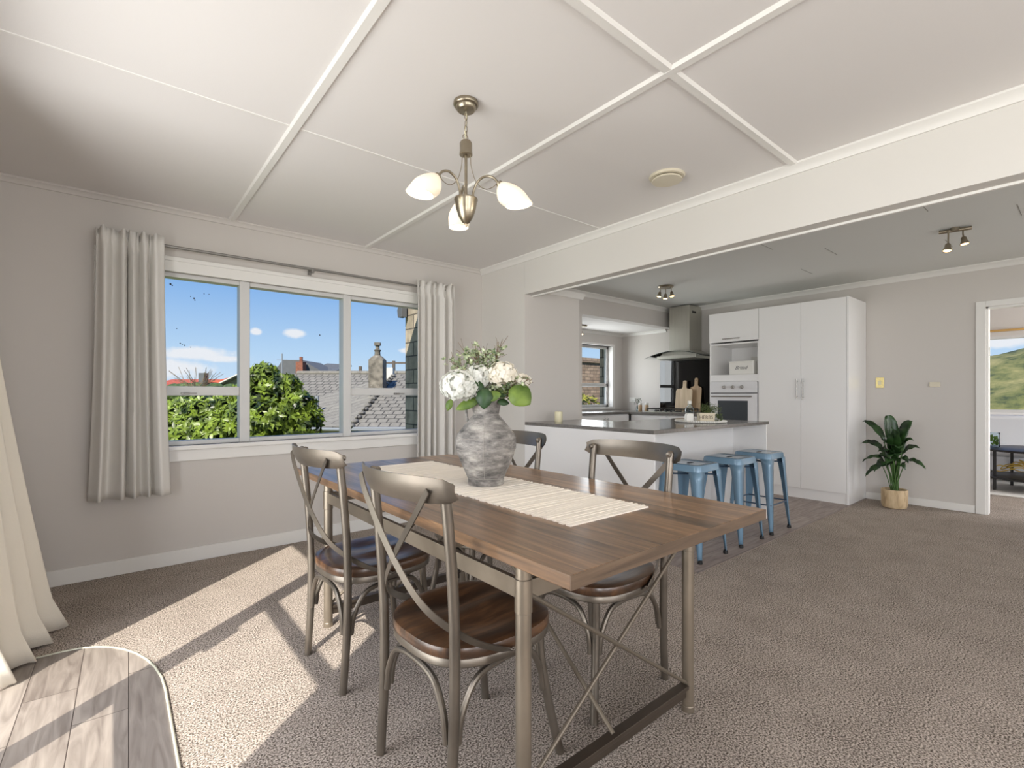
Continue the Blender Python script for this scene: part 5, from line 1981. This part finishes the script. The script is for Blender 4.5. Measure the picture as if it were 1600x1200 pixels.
# clumps: across, away, height, radius, count
CL = [(-.02, 0, 1.36, .17, 50), (.22, 0, 1.22, .20, 60), (-.2, 0, 1.12, .2, 60), (.0, -.1, 1.05, .25, 90), (.38, 0, 1.0, .22, 70), (.48, 0, .85, .2, 60), (.2, -.2, .85, .28, 100), (-.1, -.2, .8, .3, 110), (-.45, 0, .98, .22, 70),
      (-.7, 0, .92, .25, 80), (-.95, .05, .9, .25, 80), (-1.2, .1, .85, .28, 90), (-.45, -.2, .7, .28, 100), (-.8, -.2, .65, .3, 110), (-1.15, -.15, .6, .3, 110), (.45, -.1, .62, .25, 80), (.1, -.2, .5, .3, 110), (-.3, -.2, .4, .3, 100),
      (.4, 0, .4, .28, 80), (-.7, -.2, .35, .3, 90), (-1.2, 0, .3, .35, 80), (0, 0, .1, .4, 70), (-.6, 0, 0, .4, 70), (.3, 0, .1, .35, 60), (-1.5, .1, .7, .3, 80), (-1.6, .1, .2, .4, 60)]
for (x, y, z, r, n) in CL:
    leafball(mb, (x, y, Zr(z)), r, int(n * 1.3), rr, .085, .036, -.35, (1, 1, .85))
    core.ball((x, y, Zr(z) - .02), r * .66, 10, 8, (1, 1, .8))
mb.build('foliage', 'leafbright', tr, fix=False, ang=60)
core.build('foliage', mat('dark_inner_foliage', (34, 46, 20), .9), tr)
bk = MB()
bk.tube(spline([(0, 0, 0), (.05, 0, 1.2), (.0, .0, 2.2), (-.05, 0, 3.2)], 6), [.09 - .003 * i for i in range(19)], 8)
for (x, z) in ((-1.2, 2.6), (.7, 2.7), (.3, 3.0), (-.6, 2.8), (-.9, 2.3)):
    bk.tube(spline([(0, 0, 1.4), (x * .4, -.1, z * .8), (x, -.2, z)], 5), .018, 6)
bk.build('trunk', 'bark', tr)

# utility poles
pl = nthing('utility_pole', 'timber power pole with two crossarms beyond the stucco chimney', 'power pole', -9.75, 40)
MB().tube([(0, 0, 0), (0, 0, Zr(3.95))], .13, 8).build('pole', 'timber', pl)
MB().box(-1.0, -.06, Zr(3.70), 1.0, .06, Zr(3.84)).build('crossarm', 'timber', pl)
MB().box(-1.15, -.06, Zr(2.75), 1.15, .06, Zr(2.9)).build('crossarm', 'timber', pl)
pl = nthing('utility_pole', 'plain dark pole to the left of the stucco chimney', 'power pole', -12.5, 40)
MB().tube([(0, 0, 0), (0, 0, Zr(3.5))], .14, 8).build('pole', 'timber', pl)
MB().box(-.5, -.05, Zr(2.2), .5, .05, Zr(2.3)).build('crossarm', 'timber', pl)
an = nthing('antenna', 'thin pale antenna mast on the roofs left of the brick chimney', 'antenna', -10.9, 23)
MB().tube([(0, 0, 0), (0, 0, Zr(3.1))], .03, 6).build('mast', 'gutter', an)
MB().tube([(-.25, 0, Zr(2.8)), (.25, 0, Zr(2.8))], .015, 5).build('crossbar', 'gutter', an)
bt2 = nthing('bare_tree', 'leafless winter tree in front of the red roofs', 'tree', -17.6, 27)
mb = MB()
rr = random.Random(5)
mb.tube([(0, 0, 0), (0, 0, Zr(1.4))], .05, 6)
for i in range(36):
    a = rr.uniform(-1.2, 1.2)
    mb.tube(spline([(0, 0, Zr(1.0 + rr.uniform(0, .5))), (a * .5, rr.uniform(-.3, .3), Zr(1.7)), (a * 1.1, rr.uniform(-.5, .5), Zr(1.9 + rr.uniform(0, .8)))], 3), .012, 4)
mb.build('branches', 'bark', bt2)
# outside the nook window: brick wall and yellow-green shrubs
bw = MB().box(6.9, 8.6, GZ, 12.5, 8.85, 2.05).box(6.9, 8.55, 2.0, 12.5, 8.9, 2.12).build('garden_wall', 'brickx')
tag(bw, 'weathered brick garden wall seen through the nook window', 'wall')
rr = random.Random(15)
for i, (x, y, z, r, lb) in enumerate(((6.7, 7.2, .95, .55, 'yellow-green shrub in front of the brick wall, at the left of the nook window'), (8.3, 7.7, .5, .55, 'yellow-green shrub in front of the brick wall, low at the right of the nook window'))):
    t = thing('garden_shrub', lb, 'shrub', (x, y, GZ))
    mb = MB()
    for k in range(5):
        leafball(mb, (rr.uniform(-.35, .35), rr.uniform(-.2, .2), z - GZ + rr.uniform(-.6, .15)), r, 170, rr, .10, .05, -.5)
    mb.build('foliage', 'leafyel', t, fix=False)
    MB().tube([(0, 0, 0), (0, 0, z - GZ)], .05, 8).build('trunk', 'bark', t)
# hillside seen through the lounge window
hl = MB()
nx, ny = 40, 24
for j in range(ny + 1):
    for i in range(nx + 1):
        y = -45 + 100 * i / nx
        x = 28 + 70 * j / ny
        h = 11.2 * (1 - math.exp(-((j / ny) * 2.6) ** 1.3)) * (1 - .012 * abs(y - 2)) + .5 * sin(i * .9) * cos(j * .7) + .35 * sin(i * 2.1 + j)
        h += -3.2 - .12 * (y - 2)
        hl.v.append((x, y, h))
for j in range(ny):
    for i in range(nx):
        a = j * (nx + 1) + i
        hl.f.append((a, a + 1, a + nx + 2, a + nx + 1))
struct('hill', hl, 'hill', ang=180)
